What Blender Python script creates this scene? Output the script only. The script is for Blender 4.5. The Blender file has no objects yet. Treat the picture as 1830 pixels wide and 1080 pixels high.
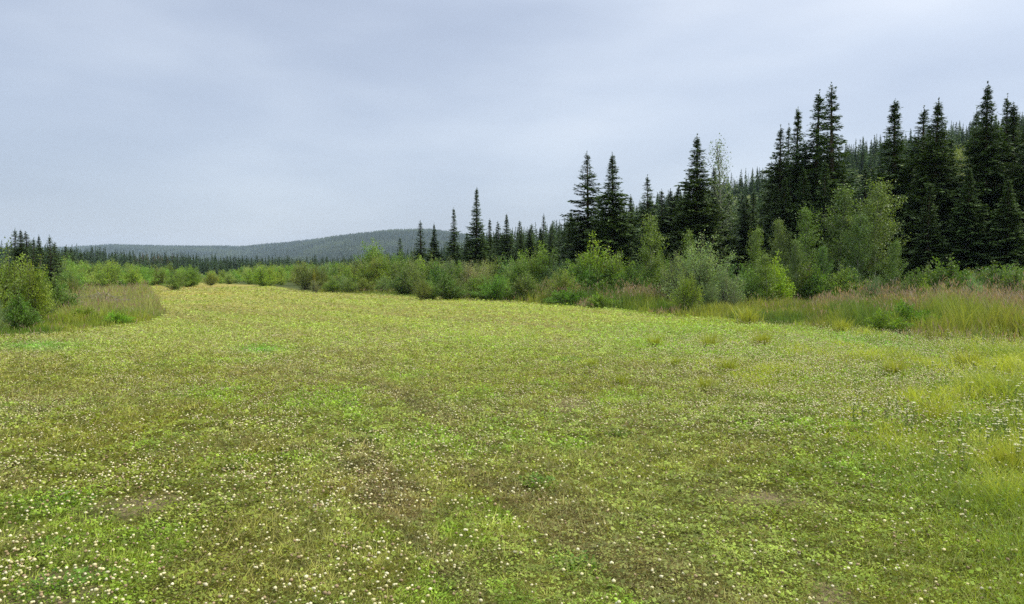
import bpy, math, random
import numpy as np
from mathutils import Vector

# ---------------------------------------------------------------- camera / world / sun
S = bpy.context.scene
R_ = math.radians
FPX = 1320.0            # focal length in photo pixels (1830 wide)
HY = 485.0              # horizon row of the photo
EYE = 1.6
cam_d = bpy.data.cameras.new('camera'); cam = bpy.data.objects.new('camera', cam_d)
S.collection.objects.link(cam); S.camera = cam
cam_d.sensor_width = 36; cam_d.lens = FPX / 1830 * 36
cam_d.clip_start = 0.05; cam_d.clip_end = 20000
cam.location = (0, 0, EYE)
cam.rotation_euler = (R_(90) - math.atan((540 - HY) / FPX), 0, 0)

SUN_EL, SUN_AZ = 50.0, 78.0          # azimuth clockwise from +Y (to the right of the view)
w = bpy.data.worlds.new('World'); S.world = w; w.use_nodes = True
nt = w.node_tree; nt.nodes.clear()
def N(tree, t, **k):
    n = tree.nodes.new(t)
    for a, b in k.items(): setattr(n, a, b)
    return n
def L(tree, a, b): tree.links.new(a, b)
def math_node(tree, op, a, b=None, c=None, clamp=False):
    n = N(tree, 'ShaderNodeMath', operation=op); n.use_clamp = clamp
    for i, v in enumerate((a, b, c)):
        if v is None: continue
        if isinstance(v, (int, float)): n.inputs[i].default_value = v
        else: L(tree, v, n.inputs[i])
    return n.outputs[0]
def ramp(tree, fac, stops, interp='EASE'):
    n = N(tree, 'ShaderNodeValToRGB'); n.color_ramp.interpolation = interp
    e = n.color_ramp.elements
    while len(e) < len(stops): e.new(0.5)
    for el, (p, c) in zip(e, stops):
        el.position = p; el.color = (*c, 1) if len(c) == 3 else c
    L(tree, fac, n.inputs[0]); return n.outputs[0]
def mix(tree, fac, a, b, blend='MIX'):
    n = N(tree, 'ShaderNodeMix', data_type='RGBA', blend_type=blend)
    for i, v in ((0, fac), (6, a), (7, b)):
        if isinstance(v, (int, float)): n.inputs[i].default_value = v
        elif isinstance(v, tuple): n.inputs[i].default_value = (*v, 1)
        else: L(tree, v, n.inputs[i])
    return n.outputs[2]

sky = N(nt, 'ShaderNodeTexSky', sky_type='NISHITA'); sky.sun_disc = False
sky.sun_elevation = R_(SUN_EL); sky.sun_rotation = R_(SUN_AZ)
sky.air_density = 1.0; sky.dust_density = 2.0
bg_sky = N(nt, 'ShaderNodeBackground'); bg_sky.inputs[1].default_value = 0.04
L(nt, sky.outputs[0], bg_sky.inputs[0])
tc = N(nt, 'ShaderNodeTexCoord')
sep = N(nt, 'ShaderNodeSeparateXYZ'); L(nt, tc.outputs['Generated'], sep.inputs[0])
mp = N(nt, 'ShaderNodeMapping'); mp.inputs['Scale'].default_value = (1.0, 1.0, 3.2)
mp.inputs['Location'].default_value = (0.35, 0.1, 0.0)
L(nt, tc.outputs['Generated'], mp.inputs[0])
n1 = N(nt, 'ShaderNodeTexNoise'); n1.inputs['Scale'].default_value = 1.5; n1.inputs['Detail'].default_value = 3.0
n1.inputs['Roughness'].default_value = 0.45; n1.inputs['Distortion'].default_value = 0.4
L(nt, mp.outputs[0], n1.inputs[0])
mp2 = N(nt, 'ShaderNodeMapping'); mp2.inputs['Scale'].default_value = (1.0, 1.0, 3.6); mp2.inputs['Rotation'].default_value = (0, R_(4), 0)
L(nt, tc.outputs['Generated'], mp2.inputs[0])
n2 = N(nt, 'ShaderNodeTexNoise'); n2.inputs['Scale'].default_value = 2.6; n2.inputs['Detail'].default_value = 4.0
n2.inputs['Roughness'].default_value = 0.5
L(nt, mp2.outputs[0], n2.inputs[0])
# brightness of the cloud deck: brighter towards the right (sun side), towards the zenith, slightly at the horizon
x = math_node(nt, 'MULTIPLY', sep.outputs[0], 0.42)
z = sep.outputs[2]
hz = math_node(nt, 'MULTIPLY', math_node(nt, 'POWER', math_node(nt, 'SUBTRACT', 1.0, math_node(nt, 'ABSOLUTE', z)), 26.0), 0.12)
top = math_node(nt, 'MULTIPLY', math_node(nt, 'MAXIMUM', math_node(nt, 'SUBTRACT', z, 0.17), 0.0), 0.7)
v = math_node(nt, 'ADD', math_node(nt, 'MULTIPLY', n1.outputs[0], 1.0), math_node(nt, 'MULTIPLY', n2.outputs[0], 0.95))
v = math_node(nt, 'ADD', v, x); v = math_node(nt, 'ADD', v, hz); v = math_node(nt, 'ADD', v, top)
v = math_node(nt, 'SUBTRACT', v, 0.52, clamp=True)
cloud = ramp(nt, v, [(0.10, (0.375, 0.42, 0.525)), (0.42, (0.46, 0.51, 0.615)), (0.70, (0.58, 0.63, 0.72)), (1.0, (0.72, 0.755, 0.815))], 'LINEAR')
bg_cl = N(nt, 'ShaderNodeBackground'); L(nt, cloud, bg_cl.inputs[0])
# an overcast deck is about three times brighter at the zenith than near the horizon
st = math_node(nt, 'MAXIMUM', math_node(nt, 'SUBTRACT', z, 0.33), 0.0)
st = math_node(nt, 'ADD', math_node(nt, 'MULTIPLY', st, 2.4), 0.73)
L(nt, st, bg_cl.inputs[1])
add = N(nt, 'ShaderNodeAddShader'); L(nt, bg_sky.outputs[0], add.inputs[0]); L(nt, bg_cl.outputs[0], add.inputs[1])
wo = N(nt, 'ShaderNodeOutputWorld'); L(nt, add.outputs[0], wo.inputs[0])

sl = bpy.data.lights.new('sun', 'SUN'); sl.energy = 3.6; sl.angle = R_(7); sl.color = (1.0, 0.93, 0.80)
so = bpy.data.objects.new('sun', sl); S.collection.objects.link(so)
d = Vector((math.sin(R_(SUN_AZ)) * math.cos(R_(SUN_EL)), math.cos(R_(SUN_AZ)) * math.cos(R_(SUN_EL)), math.sin(R_(SUN_EL))))
so.rotation_euler = d.to_track_quat('Z', 'Y').to_euler(); so.location = (30, 30, 60)

S.view_settings.view_transform = 'Standard'; S.view_settings.look = 'None'
S.view_settings.exposure = 0.27; S.view_settings.gamma = 1.0
S.render.engine = 'CYCLES'
S.cycles.max_bounces = 5; S.cycles.diffuse_bounces = 3; S.cycles.glossy_bounces = 2
S.cycles.transmission_bounces = 3; S.cycles.transparent_max_bounces = 4; S.cycles.volume_bounces = 0
S.cycles.use_adaptive_sampling = False
S.cycles.use_denoising = False; S.cycles.denoiser = 'OPENIMAGEDENOISE'; S.cycles.denoising_input_passes = 'RGB_ALBEDO_NORMAL'
S.cycles.caustics_reflective = False; S.cycles.caustics_refractive = False
S.cycles.sample_clamp_indirect = 2.0

# ---------------------------------------------------------------- noise and projection helpers
rng = np.random.default_rng(7); random.seed(7)
_T = np.random.default_rng(99).random((256, 256))
def vnoise(x, y, s=1.0, o=0):
    x = np.asarray(x, float) / s + 31.7 * o + 500; y = np.asarray(y, float) / s + 17.3 * o + 500
    xi = np.floor(x).astype(int); yi = np.floor(y).astype(int); fx = x - xi; fy = y - yi
    fx = fx * fx * (3 - 2 * fx); fy = fy * fy * (3 - 2 * fy)
    a = _T[xi & 255, yi & 255]; b = _T[(xi + 1) & 255, yi & 255]; c = _T[xi & 255, (yi + 1) & 255]; e = _T[(xi + 1) & 255, (yi + 1) & 255]
    return (a * (1 - fx) + b * fx) * (1 - fy) + (c * (1 - fx) + e * fx) * fy
def fbm(x, y, s=1.0, o=0, n=4, g=0.5):
    t = 0; a = 1; m = 0
    for i in range(n):
        t = t + a * vnoise(x, y, s / 2 ** i, o + i * 3.1); m += a; a *= g
    return t / m
def fbs(x, y, s=1.0, o=0, n=4, g=0.5):
    return np.clip((fbm(x, y, s, o, n, g) - .5) * 1.9 + .5, 0, 1)
def sst(a, b, x):
    t = np.clip((np.asarray(x, float) - a) / (b - a), 0, 1); return t * t * (3 - 2 * t)
def PX(x, y): return 915 + FPX * np.asarray(x) / np.maximum(np.asarray(y, float), 0.01)      # photo column of a ground point
def PY(y): return HY + EYE * FPX / np.maximum(np.asarray(y, float), 0.01)                    # photo row of a ground point
def dist_of(row): return EYE * FPX / (row - HY)

RX = [-400, 600, 700, 850, 1000, 1100, 1200, 1300, 1500, 1700, 1830, 2100, 2600]
RY = [487, 487, 484, 466, 440, 414, 386, 360, 306, 268, 244, 200, 170]
DX = [-1500, 0, 130, 200, 300, 430, 520, 600, 700, 770, 850, 930, 1100, 1400, 2600]
DY = [452, 449, 448, 443, 445, 447, 441, 431, 421, 420, 431, 441, 450, 440, 430]
def height(x, y):
    x = np.asarray(x, float); y = np.asarray(y, float)
    r = np.hypot(x, y)
    h = (fbm(x, y, 9, 5, 3) - 0.5) * 0.10 * sst(1, 8, r) + (fbm(x, y, 60, 8, 2) - 0.5) * 0.5 * sst(40, 90, r)
    front = sst(0.0, 30, y)
    X = np.where(y > 1, PX(x, np.maximum(y, 1)), 5000)
    X = np.clip(X, -1500, 2600)
    zr = EYE + (HY - np.interp(X, RX, RY)) / FPX * 260; zr = np.maximum(zr, 0)
    s0 = np.interp(X, [700, 1000, 1200, 1400], [150, 110, 92, 76])
    t = np.clip((y - s0) / (260 - s0), 0, 1.0)
    near = zr * (0.35 * t + 0.65 * t * t * (3 - 2 * t)) * (1 + 0.05 * (fbm(x, y, 45, 2, 3) - .5) * sst(0, .5, t))
    near = near * (1 - 0.6 * sst(270, 900, y))
    D = np.interp(X, [0, 430, 620], [3300, 3100, 2300])
    zd = EYE + (HY - np.interp(X, DX, DY)) / FPX * D
    far = zd * sst(0.42, 1.0, y / D) * (1 + 0.10 * (fbm(x, y, 500, 4, 3) - .5) * (1 - sst(.8, 1., y / D)))
    far = far * (1 - sst(1.02, 1.8, y / D))
    return h + (near + far) * front

EDR_X = [300, 380, 480, 540, 640, 750, 900, 960, 1000, 1100, 1190, 1300, 1400, 1490, 1590, 1650, 1750, 1900, 2400]
EDR_Y = [505, 507, 512, 521, 526, 528, 539, 543, 547, 554, 563, 573, 583, 590, 600, 606, 612, 625, 640]
EDL_X = [-600, 0, 100, 200, 260, 285, 297, 300]
EDL_Y = [660, 607, 599, 588, 579, 571, 560, 500]
def tall_mask(x, y):
    """>0 inside the unmown verges, in metres beyond the mown edge (roughly)"""
    X = PX(x, y); Y = PY(y)
    wob = (fbm(x, y, 2.5, 11, 2) - .5) * 1.2
    er = np.where(X > 300, np.interp(X, EDR_X, EDR_Y), 0)
    lim = np.interp(Y, [500, 515, 530, 545, 562], [246, 258, 268, 280, 296]) + (fbm(x, y, 1.6, 88, 3) - .5) * 26
    el = np.where(X <= lim, np.interp(X, EDL_X, EDL_Y), 0)
    e = np.maximum(er, el)
    return np.asarray(y) - EYE * FPX / np.maximum(e - HY, 2) + wob * 0.5

# ground colours (albedo)
def C(*a): return np.array(a)
OLIVE = C(.205, .190, .036); BROWN = C(.215, .160, .078); YEL = C(.335, .325, .088); BRIGHT = C(.20, .262, .028)
STRAW = C(.42, .36, .17); SOIL = C(.17, .135, .10); TAN = C(.36, .25, .105); FOREST = C(.05, .065, .022)
def lerp(a, b, t): return a * (1 - t[..., None]) + b * t[..., None]
def field_color(x, y):
    X = PX(x, y); Y = PY(y); x = np.asarray(x, float); y = np.asarray(y, float)
    n1 = fbs(x, y, 2.2, 1, 4, .6); n2 = fbs(x, y, 0.9, 2, 4, .6); n3 = fbs(x * 1.0, y * 0.45, 5.5, 3, 3); n4 = fbs(x, y, 1.4, 14, 3)
    c = np.broadcast_to(OLIVE, n1.shape + (3,)).copy()
    c = lerp(c, YEL * .72, sst(.40, .75, n1) * .8)
    c = lerp(c, BRIGHT, sst(.60, .9, n2) * .75)
    c = lerp(c, BROWN, sst(.55, .85, n3) * .6)
    c = lerp(c, BROWN * 1.05, sst(.62, .85, n4) * .5)
    ua = x * .88 + y * .47 + (fbs(x, y, 7, 24, 2) - .5) * 1.6; va = -x * .47 + y * .88      # streaks along the mowing and driving direction
    st1 = fbs(ua / .45, va / 7., 1., 25, 3, .6); st2 = fbs(ua / 1.5, va / 14., 1., 26, 2)
    c = lerp(c, BROWN * .92, sst(.55, .8, st1) * sst(.35, .7, st2) * .65)
    c = lerp(c, YEL * .82, sst(.45, .2, st1) * sst(.45, .8, st2) * .5)
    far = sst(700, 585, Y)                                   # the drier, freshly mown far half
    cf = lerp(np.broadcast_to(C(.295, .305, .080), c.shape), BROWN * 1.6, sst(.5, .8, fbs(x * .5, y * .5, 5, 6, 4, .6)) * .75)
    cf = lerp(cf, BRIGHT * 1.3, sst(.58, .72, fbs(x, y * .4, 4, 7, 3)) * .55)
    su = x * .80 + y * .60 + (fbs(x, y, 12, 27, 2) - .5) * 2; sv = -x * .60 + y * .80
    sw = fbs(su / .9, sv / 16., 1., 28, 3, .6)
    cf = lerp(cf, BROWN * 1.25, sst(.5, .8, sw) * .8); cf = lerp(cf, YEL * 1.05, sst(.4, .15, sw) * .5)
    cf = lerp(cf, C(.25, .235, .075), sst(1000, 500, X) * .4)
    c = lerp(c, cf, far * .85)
    g = sst(950, 1150, X) * sst(1900, 1500, X) * sst(655, 625, Y) * sst(570, 585, Y)
    c = lerp(c, C(.22, .30, .045), g * .6)
    g = sst(1450, 1530, X) * sst(1700, 1600, X) * sst(635, 615, Y) * sst(590, 602, Y)
    c = lerp(c, C(.15, .29, .045), g * .9)
    g = np.exp(-((X - 60) / 75) ** 2 - ((Y - 621) / 9) ** 2) + np.exp(-((X - 465) / 40) ** 2 - ((Y - 627) / 7) ** 2)
    c = lerp(c, C(.14, .29, .04), np.clip(g, 0, 1) * .8)
    t = sst(700, 420, X) * sst(541, 528, Y) * sst(560, 530, Y)  # tan strip at the far end of the lane
    c = lerp(c, TAN * np.array([.9, 1.02, 1.]), t * .2)
    t = sst(540, 400, X) * sst(250, 300, X) * sst(505, 515, Y) * sst(541, 531, Y)
    c = lerp(c, C(.38, .22, .12), t * sst(.35, .6, fbs(x, y, 9, 21, 3)) * .4)
    # right half: livelier yellow-green
    g = sst(1000, 1700, X + (Y - 700) * -.6) * sst(560, 640, Y)
    c = lerp(c, C(.21, .265, .03), g * .55)
    c = lerp(c, OLIVE * .9, (sst(700, 200, X) * sst(640, 760, Y)) * .2)
    return c * (1.2 + .0 * sst(620, 720, Y))[..., None] * np.array([.96, 1.04, .9])
def soil_mask(x, y):
    X = PX(x, y); Y = PY(y)
    b = fbm(x, y, 0.85, 33, 4, .6)
    left = sst(500, 0, X) * sst(780, 900, Y)
    return sst(.70 - .09 * left, .84 - .09 * left, b) * sst(640, 720, Y)

# ---------------------------------------------------------------- mesh helpers
def mk(name, V, Q=None, T=None, col=None, mat=None, smooth=False):
    me = bpy.data.meshes.new(name)
    V = np.asarray(V, np.float32)
    Q = np.zeros((0, 4), np.int32) if Q is None else np.asarray(Q, np.int32)
    T = np.zeros((0, 3), np.int32) if T is None else np.asarray(T, np.int32)
    me.vertices.add(len(V)); me.vertices.foreach_set('co', V.ravel())
    lv = np.concatenate([Q.ravel(), T.ravel()]); me.loops.add(len(lv)); me.loops.foreach_set('vertex_index', lv)
    me.polygons.add(len(Q) + len(T))
    st = np.concatenate([np.arange(len(Q)) * 4, len(Q) * 4 + np.arange(len(T)) * 3]).astype(np.int32)
    me.polygons.foreach_set('loop_start', st)
    me.update(calc_edges=True)
    if smooth: me.polygons.foreach_set('use_smooth', np.ones(len(Q) + len(T), bool))
    if col is not None:
        a = me.color_attributes.new('Col', 'FLOAT_COLOR', 'POINT')
        c = np.ones((len(V), 4), np.float32); c[:, :3] = col; a.data.foreach_set('color', c.ravel())
    if mat: me.materials.append(mat)
    return me
def norm(v): return v / np.maximum(np.linalg.norm(v, axis=-1, keepdims=True), 1e-9)
def rdir(n): return norm(rng.normal(size=(n, 3)))
class Geo:
    def __init__(s): s.V = []; s.Q = []; s.T = []; s.K = []; s.n = 0
    def add(s, V, Q=None, T=None, K=None):
        V = np.asarray(V, float).reshape(-1, 3)
        if Q is not None and len(Q): s.Q.append(np.asarray(Q).reshape(-1, 4) + s.n)
        if T is not None and len(T): s.T.append(np.asarray(T).reshape(-1, 3) + s.n)
        s.V.append(V); s.K.append(np.broadcast_to(np.asarray(K if K is not None else (.5, .5, .5), float), V.shape)); s.n += len(V)
    def leaves(s, P, U, W, K):
        """rhombic leaves: base P, length vector U, half width vector W, colour K (n,3)"""
        n = len(P); V = np.stack([P, P + U * .45 + W, P + U, P + U * .45 - W], 1)
        s.add(V, Q=np.arange(n * 4).reshape(-1, 4), K=np.repeat(K, 4, axis=0))
    def tris(s, P, U, W, K, K2=None):
        n = len(P); V = np.stack([P - W, P + W, P + U], 1)
        kk = np.repeat(K, 3, axis=0).reshape(n, 3, 3).copy()
        if K2 is not None: kk[:, 2] = K2
        s.add(V, T=np.arange(n * 3).reshape(-1, 3), K=kk.reshape(-1, 3))
    def blades(s, P, H, lean, W, K0, K1):
        """curved grass blades: base P, height H, lean vector (n,3), half width vector W"""
        n = len(P); up = np.zeros((n, 3)); up[:, 2] = H
        M = P + up * .55 + lean * .3; E = P + up + lean
        V = np.stack([P - W, P + W, M + W * .75, M - W * .75, E], 1)
        b = np.arange(n)[:, None] * 5
        kk = np.stack([K0, K0, K0 * .5 + K1 * .5, K0 * .5 + K1 * .5, K1], 1)
        s.add(V, Q=b + np.array([0, 1, 2, 3]), T=b + np.array([3, 2, 4]), K=kk.reshape(-1, 3))
    def tube(s, pts, rad, K, n=6):
        pts = np.asarray(pts, float); k = len(pts); t = norm(np.gradient(pts, axis=0))
        ref = np.where(np.abs(t[:, 2:3]) > .9, np.array([[1., 0, 0]]), np.array([[0, 0, 1.]]))
        a = norm(np.cross(t, ref)); b = np.cross(t, a)
        ph = np.arange(n) / n * 2 * np.pi
        V = pts[:, None] + np.asarray(rad, float)[:, None, None] * (np.cos(ph)[None, :, None] * a[:, None] + np.sin(ph)[None, :, None] * b[:, None])
        i = np.arange(k - 1)[:, None] * n; j = np.arange(n)[None]; j2 = (j + 1) % n
        s.add(V.reshape(-1, 3), Q=np.stack([i + j, i + j2, i + n + j2, i + n + j], -1).reshape(-1, 4), K=K)
    def mesh(s, name, mat, smooth=False):
        cat = lambda a, k: np.concatenate(a) if a else np.zeros((0, k), int)
        return mk(name, np.concatenate(s.V), cat(s.Q, 4), cat(s.T, 3), np.concatenate(s.K), mat, smooth)
def jit(c, n, v=.25, h=.06):
    """n colour variants of c"""
    c = np.broadcast_to(np.asarray(c, float), (n, 3))
    return np.clip(c * (1 + rng.uniform(-v, v, (n, 1))) * (1 + rng.uniform(-h, h, (n, 3))), .004, .9)

def obj(name, me, parent=None, loc=None, label=None, cat=None, group=None, kind=None):
    o = bpy.data.objects.new(name, me); S.collection.objects.link(o)
    if parent: o.parent = parent
    if loc is not None: o.location = loc
    if label: o['label'] = label
    if cat: o['category'] = cat
    if group: o['group'] = group
    if kind: o['kind'] = kind
    return o

# ---------------------------------------------------------------- materials
def leaf_mat(name, trans=.35, rough=.55, spec=.25, usecol=True):
    m = bpy.data.materials.new(name); m.use_nodes = True; t = m.node_tree; t.nodes.clear()
    a = N(t, 'ShaderNodeAttribute', attribute_name='Col')
    c = a.outputs['Color']
    if usecol:
        oi = N(t, 'ShaderNodeObjectInfo'); c = mix(t, 1.0, c, oi.outputs['Color'], 'MULTIPLY')
    p = N(t, 'ShaderNodeBsdfPrincipled'); p.inputs['Roughness'].default_value = rough
    p.inputs['Specular IOR Level'].default_value = spec; L(t, c, p.inputs['Base Color'])
    o = N(t, 'ShaderNodeOutputMaterial')
    if trans > 0:
        tr = N(t, 'ShaderNodeBsdfTranslucent')
        L(t, mix(t, 1.0, c, (1.25, 1.3, .55), 'MULTIPLY'), tr.inputs[0])
        ms = N(t, 'ShaderNodeMixShader'); ms.inputs[0].default_value = trans
        L(t, p.outputs[0], ms.inputs[1]); L(t, tr.outputs[0], ms.inputs[2]); L(t, ms.outputs[0], o.inputs[0])
    else: L(t, p.outputs[0], o.inputs[0])
    return m
M_LEAF = leaf_mat('leaf', .38, .5, .3)
M_NEEDLE = leaf_mat('needle', .12, .6, .2)
M_GRASS = leaf_mat('grass_blade', .38, .5, .3)
M_TURF = leaf_mat('turf_leaf', .3, .6, .2)
M_FLOWER = leaf_mat('flower', .2, .8, .1)
M_BARK = leaf_mat('bark', 0, .9, .1)
def add_bark_noise(m):
    t = m.node_tree; p = [n for n in t.nodes if n.type == 'BSDF_PRINCIPLED'][0]
    g = N(t, 'ShaderNodeTexCoord'); n = N(t, 'ShaderNodeTexNoise'); n.inputs['Scale'].default_value = 9
    n.inputs['Detail'].default_value = 6; L(t, g.outputs['Object'], n.inputs[0])
    src = p.inputs['Base Color'].links[0].from_socket
    L(t, mix(t, 1.0, src, ramp(t, n.outputs[0], [(.3, (.6, .6, .6)), (.7, (1.3, 1.3, 1.3))]), 'MULTIPLY'), p.inputs['Base Color'])
add_bark_noise(M_BARK)
def ground_mat():
    m = bpy.data.materials.new('meadow_ground'); m.use_nodes = True; t = m.node_tree
    p = t.nodes['Principled BSDF']; p.inputs['Roughness'].default_value = .95; p.inputs['Specular IOR Level'].default_value = .1
    a = N(t, 'ShaderNodeAttribute', attribute_name='Col'); g = N(t, 'ShaderNodeNewGeometry')
    def nz(scale, detail, vec=None, sc=None):
        n = N(t, 'ShaderNodeTexNoise'); n.inputs['Scale'].default_value = scale; n.inputs['Detail'].default_value = detail; n.inputs['Roughness'].default_value = .65
        src = g.outputs['Position']
        if sc:
            mpn = N(t, 'ShaderNodeMapping'); mpn.inputs['Scale'].default_value = sc; L(t, src, mpn.inputs[0]); src = mpn.outputs[0]
        L(t, src, n.inputs[0]); return n.outputs[0]
    f = nz(22, 6); f2 = nz(2.1, 8); f3 = nz(.35, 9)
    c = mix(t, 1.0, a.outputs['Color'], ramp(t, f, [(.3, (.55, .55, .5)), (.7, (1.45, 1.42, 1.3))]), 'MULTIPLY')
    c = mix(t, 1.0, c, ramp(t, f2, [(.32, (.70, .74, .62)), (.68, (1.28, 1.24, 1.25))]), 'MULTIPLY')
    c = mix(t, 1.0, c, ramp(t, f3, [(.35, (.85, .88, .8)), (.65, (1.14, 1.1, 1.12))]), 'MULTIPLY')
    L(t, c, p.inputs['Base Color'])
    b = N(t, 'ShaderNodeBump'); b.inputs['Strength'].default_value = .8; b.inputs['Distance'].default_value = .05
    L(t, f, b.inputs['Height']); L(t, b.outputs[0], p.inputs['Normal'])
    return m
M_GROUND = ground_mat()

# ---------------------------------------------------------------- ground sheet (one polar sheet out to the horizon)
def ground():
    az = np.concatenate([np.linspace(-50, 50, 520), np.linspace(50, 310, 70)[1:-1]])
    az = np.radians(az); na = len(az)
    r = np.geomspace(.35, 3500, 460); nr = len(r)
    A, Rr = np.meshgrid(az, r); x = Rr * np.sin(A); y = Rr * np.cos(A)
    z = height(x, y)
    V = np.stack([x, y, z], -1).reshape(-1, 3)
    i = np.arange(nr - 1)[:, None] * na; j = np.arange(na)[None]; j2 = (j + 1) % na
    Q = np.stack([i + j, i + j2, i + na + j2, i + na + j], -1).reshape(-1, 4)[:, ::-1]
    V = np.vstack([V, [[0, 0, 0]]]); T = np.stack([np.arange(na), np.full(na, len(V) - 1), (np.arange(na) + 1) % na], -1)
    yy = np.maximum(y, .5)
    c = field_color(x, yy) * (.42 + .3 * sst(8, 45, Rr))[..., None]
    c = lerp(c, np.broadcast_to(SOIL, c.shape), soil_mask(x, yy) * .7)
    tm = tall_mask(x, yy)
    tall = lerp(np.broadcast_to(C(.10, .12, .03), c.shape), C(.15, .13, .05), fbm(x, y, 4, 9, 3))
    c = lerp(c, tall, sst(-.2, .8, tm) * (y > 5))
    wood = sst(45, 75, Rr); c = lerp(c, FOREST, wood * sst(1, 10, tm) * (y > 5))
    hillc = lerp(np.broadcast_to(C(.035, .055, .02), c.shape), C(.115, .14, .04), sst(.45, .65, fbm(x, y, 28, 12, 4, .6)))
    c = lerp(c, hillc, sst(110, 200, y) * 1.0)
    K = np.vstack([c.reshape(-1, 3), [OLIVE]])
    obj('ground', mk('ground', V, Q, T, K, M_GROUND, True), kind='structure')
ground()
def hz_at(x, y): return float(height(np.array([x]), np.array([y]))[0])

# ---------------------------------------------------------------- turf: clover leaves, blades, straw (uncountable)
TX = 0.86
def turf():
    n = 1000000
    y = np.exp(rng.uniform(math.log(2.3), math.log(75), n)); t = rng.uniform(-TX, TX, n); x = t * (y + .8)
    keep = (tall_mask(x, y) < .3) & (rng.random(n) > soil_mask(x, y) * .62)
    x = x[keep]; y = y[keep]; n = len(x)
    s = (y / 4.0) ** .80
    hum_ = sst(.35, .72, fbm(x, y, .16, 45, 3, .6)); z = height(x, y) + .030 * hum_ * np.minimum(s, 2)
    X = PX(x, y); Y = PY(y)
    c = field_color(x, y)
    c = c * (.62 + .76 * fbs(x, y, .15, 47, 3, .6) ** 1.2 * (1 + 0 * x))[:, None]
    k = rng.random(n)
    clov = fbm(x, y, 1.1, 41, 3)
    near = sst(16, 6, y)
    pc = .28 + .4 * sst(.4, .62, clov) * near
    isc = k < pc; isst = k > .90 - .08 * near; isb = ~(isc | isst)
    g = Geo()
    def part(m): return np.stack([x[m], y[m], z[m]], -1), s[m], c[m], int(m.sum())
    P, q, K, m = part(isc)                                   # clover-like leaves lying almost flat
    P[:, 2] += rng.uniform(.004, .028, m) * np.minimum(q, 2)
    nrm = norm(np.stack([rng.normal(0, .45, m), rng.normal(0, .45, m), np.ones(m)], -1)); a = norm(np.cross(nrm, rdir(m)))
    b = np.cross(nrm, a); l = np.clip(rng.lognormal(-4.3, .38, m), .006, np.where(q > 1.8, .019, .034)) * q
    gr = np.clip(K * np.array([.86, 1.05, .75]), 0, 1)
    g.leaves(P, a * l[:, None], b * l[:, None] * .42, gr * (rng.uniform(.7, 1.35, m))[:, None])
    P, q, K, m = part(isb)                                   # short mown blades
    h = np.clip(rng.lognormal(-3.75, .5, m), .008, .085) * q ** .8 / (1 + .9 * np.maximum(q - 1.6, 0)); a = rng.uniform(0, 2 * np.pi, m)
    le = np.stack([np.cos(a), np.sin(a), 0 * a], -1) * (h * rng.uniform(.4, 1.8, m) + .012 * np.maximum(q - 1.6, 0))[:, None]
    wv = np.stack([-np.sin(a + .6), np.cos(a + .6), 0 * a], -1) * (.0022 * q)[:, None]
    U = le.copy(); U[:, 2] += h
    g.tris(P, U, wv * 1.4, K * rng.uniform(.75, 1.45, m)[:, None])
    P, q, K, m = part(isst)                                  # dry clippings lying about
    P[:, 2] += rng.uniform(.004, .02, m) * np.minimum(q, 1.6)
    a = rng.uniform(0, 2 * np.pi, m); l = rng.uniform(.012, .045, m) * q
    U = np.stack([np.cos(a) * l, np.sin(a) * l, rng.normal(0, .18, m) * l], -1)
    wv = np.stack([-np.sin(a), np.cos(a), rng.normal(0, .4, m)], -1) * (.0016 * q)[:, None]
    dry = lerp(np.broadcast_to(STRAW * .85, K.shape), BROWN * 1.1, rng.random(m))
    g.tris(P, U, wv, dry * rng.uniform(.6, 1.2, m)[:, None])
    # livelier green weedy spots
    obj('short_turf', g.mesh('short_turf', M_TURF), kind='stuff')
turf()

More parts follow.
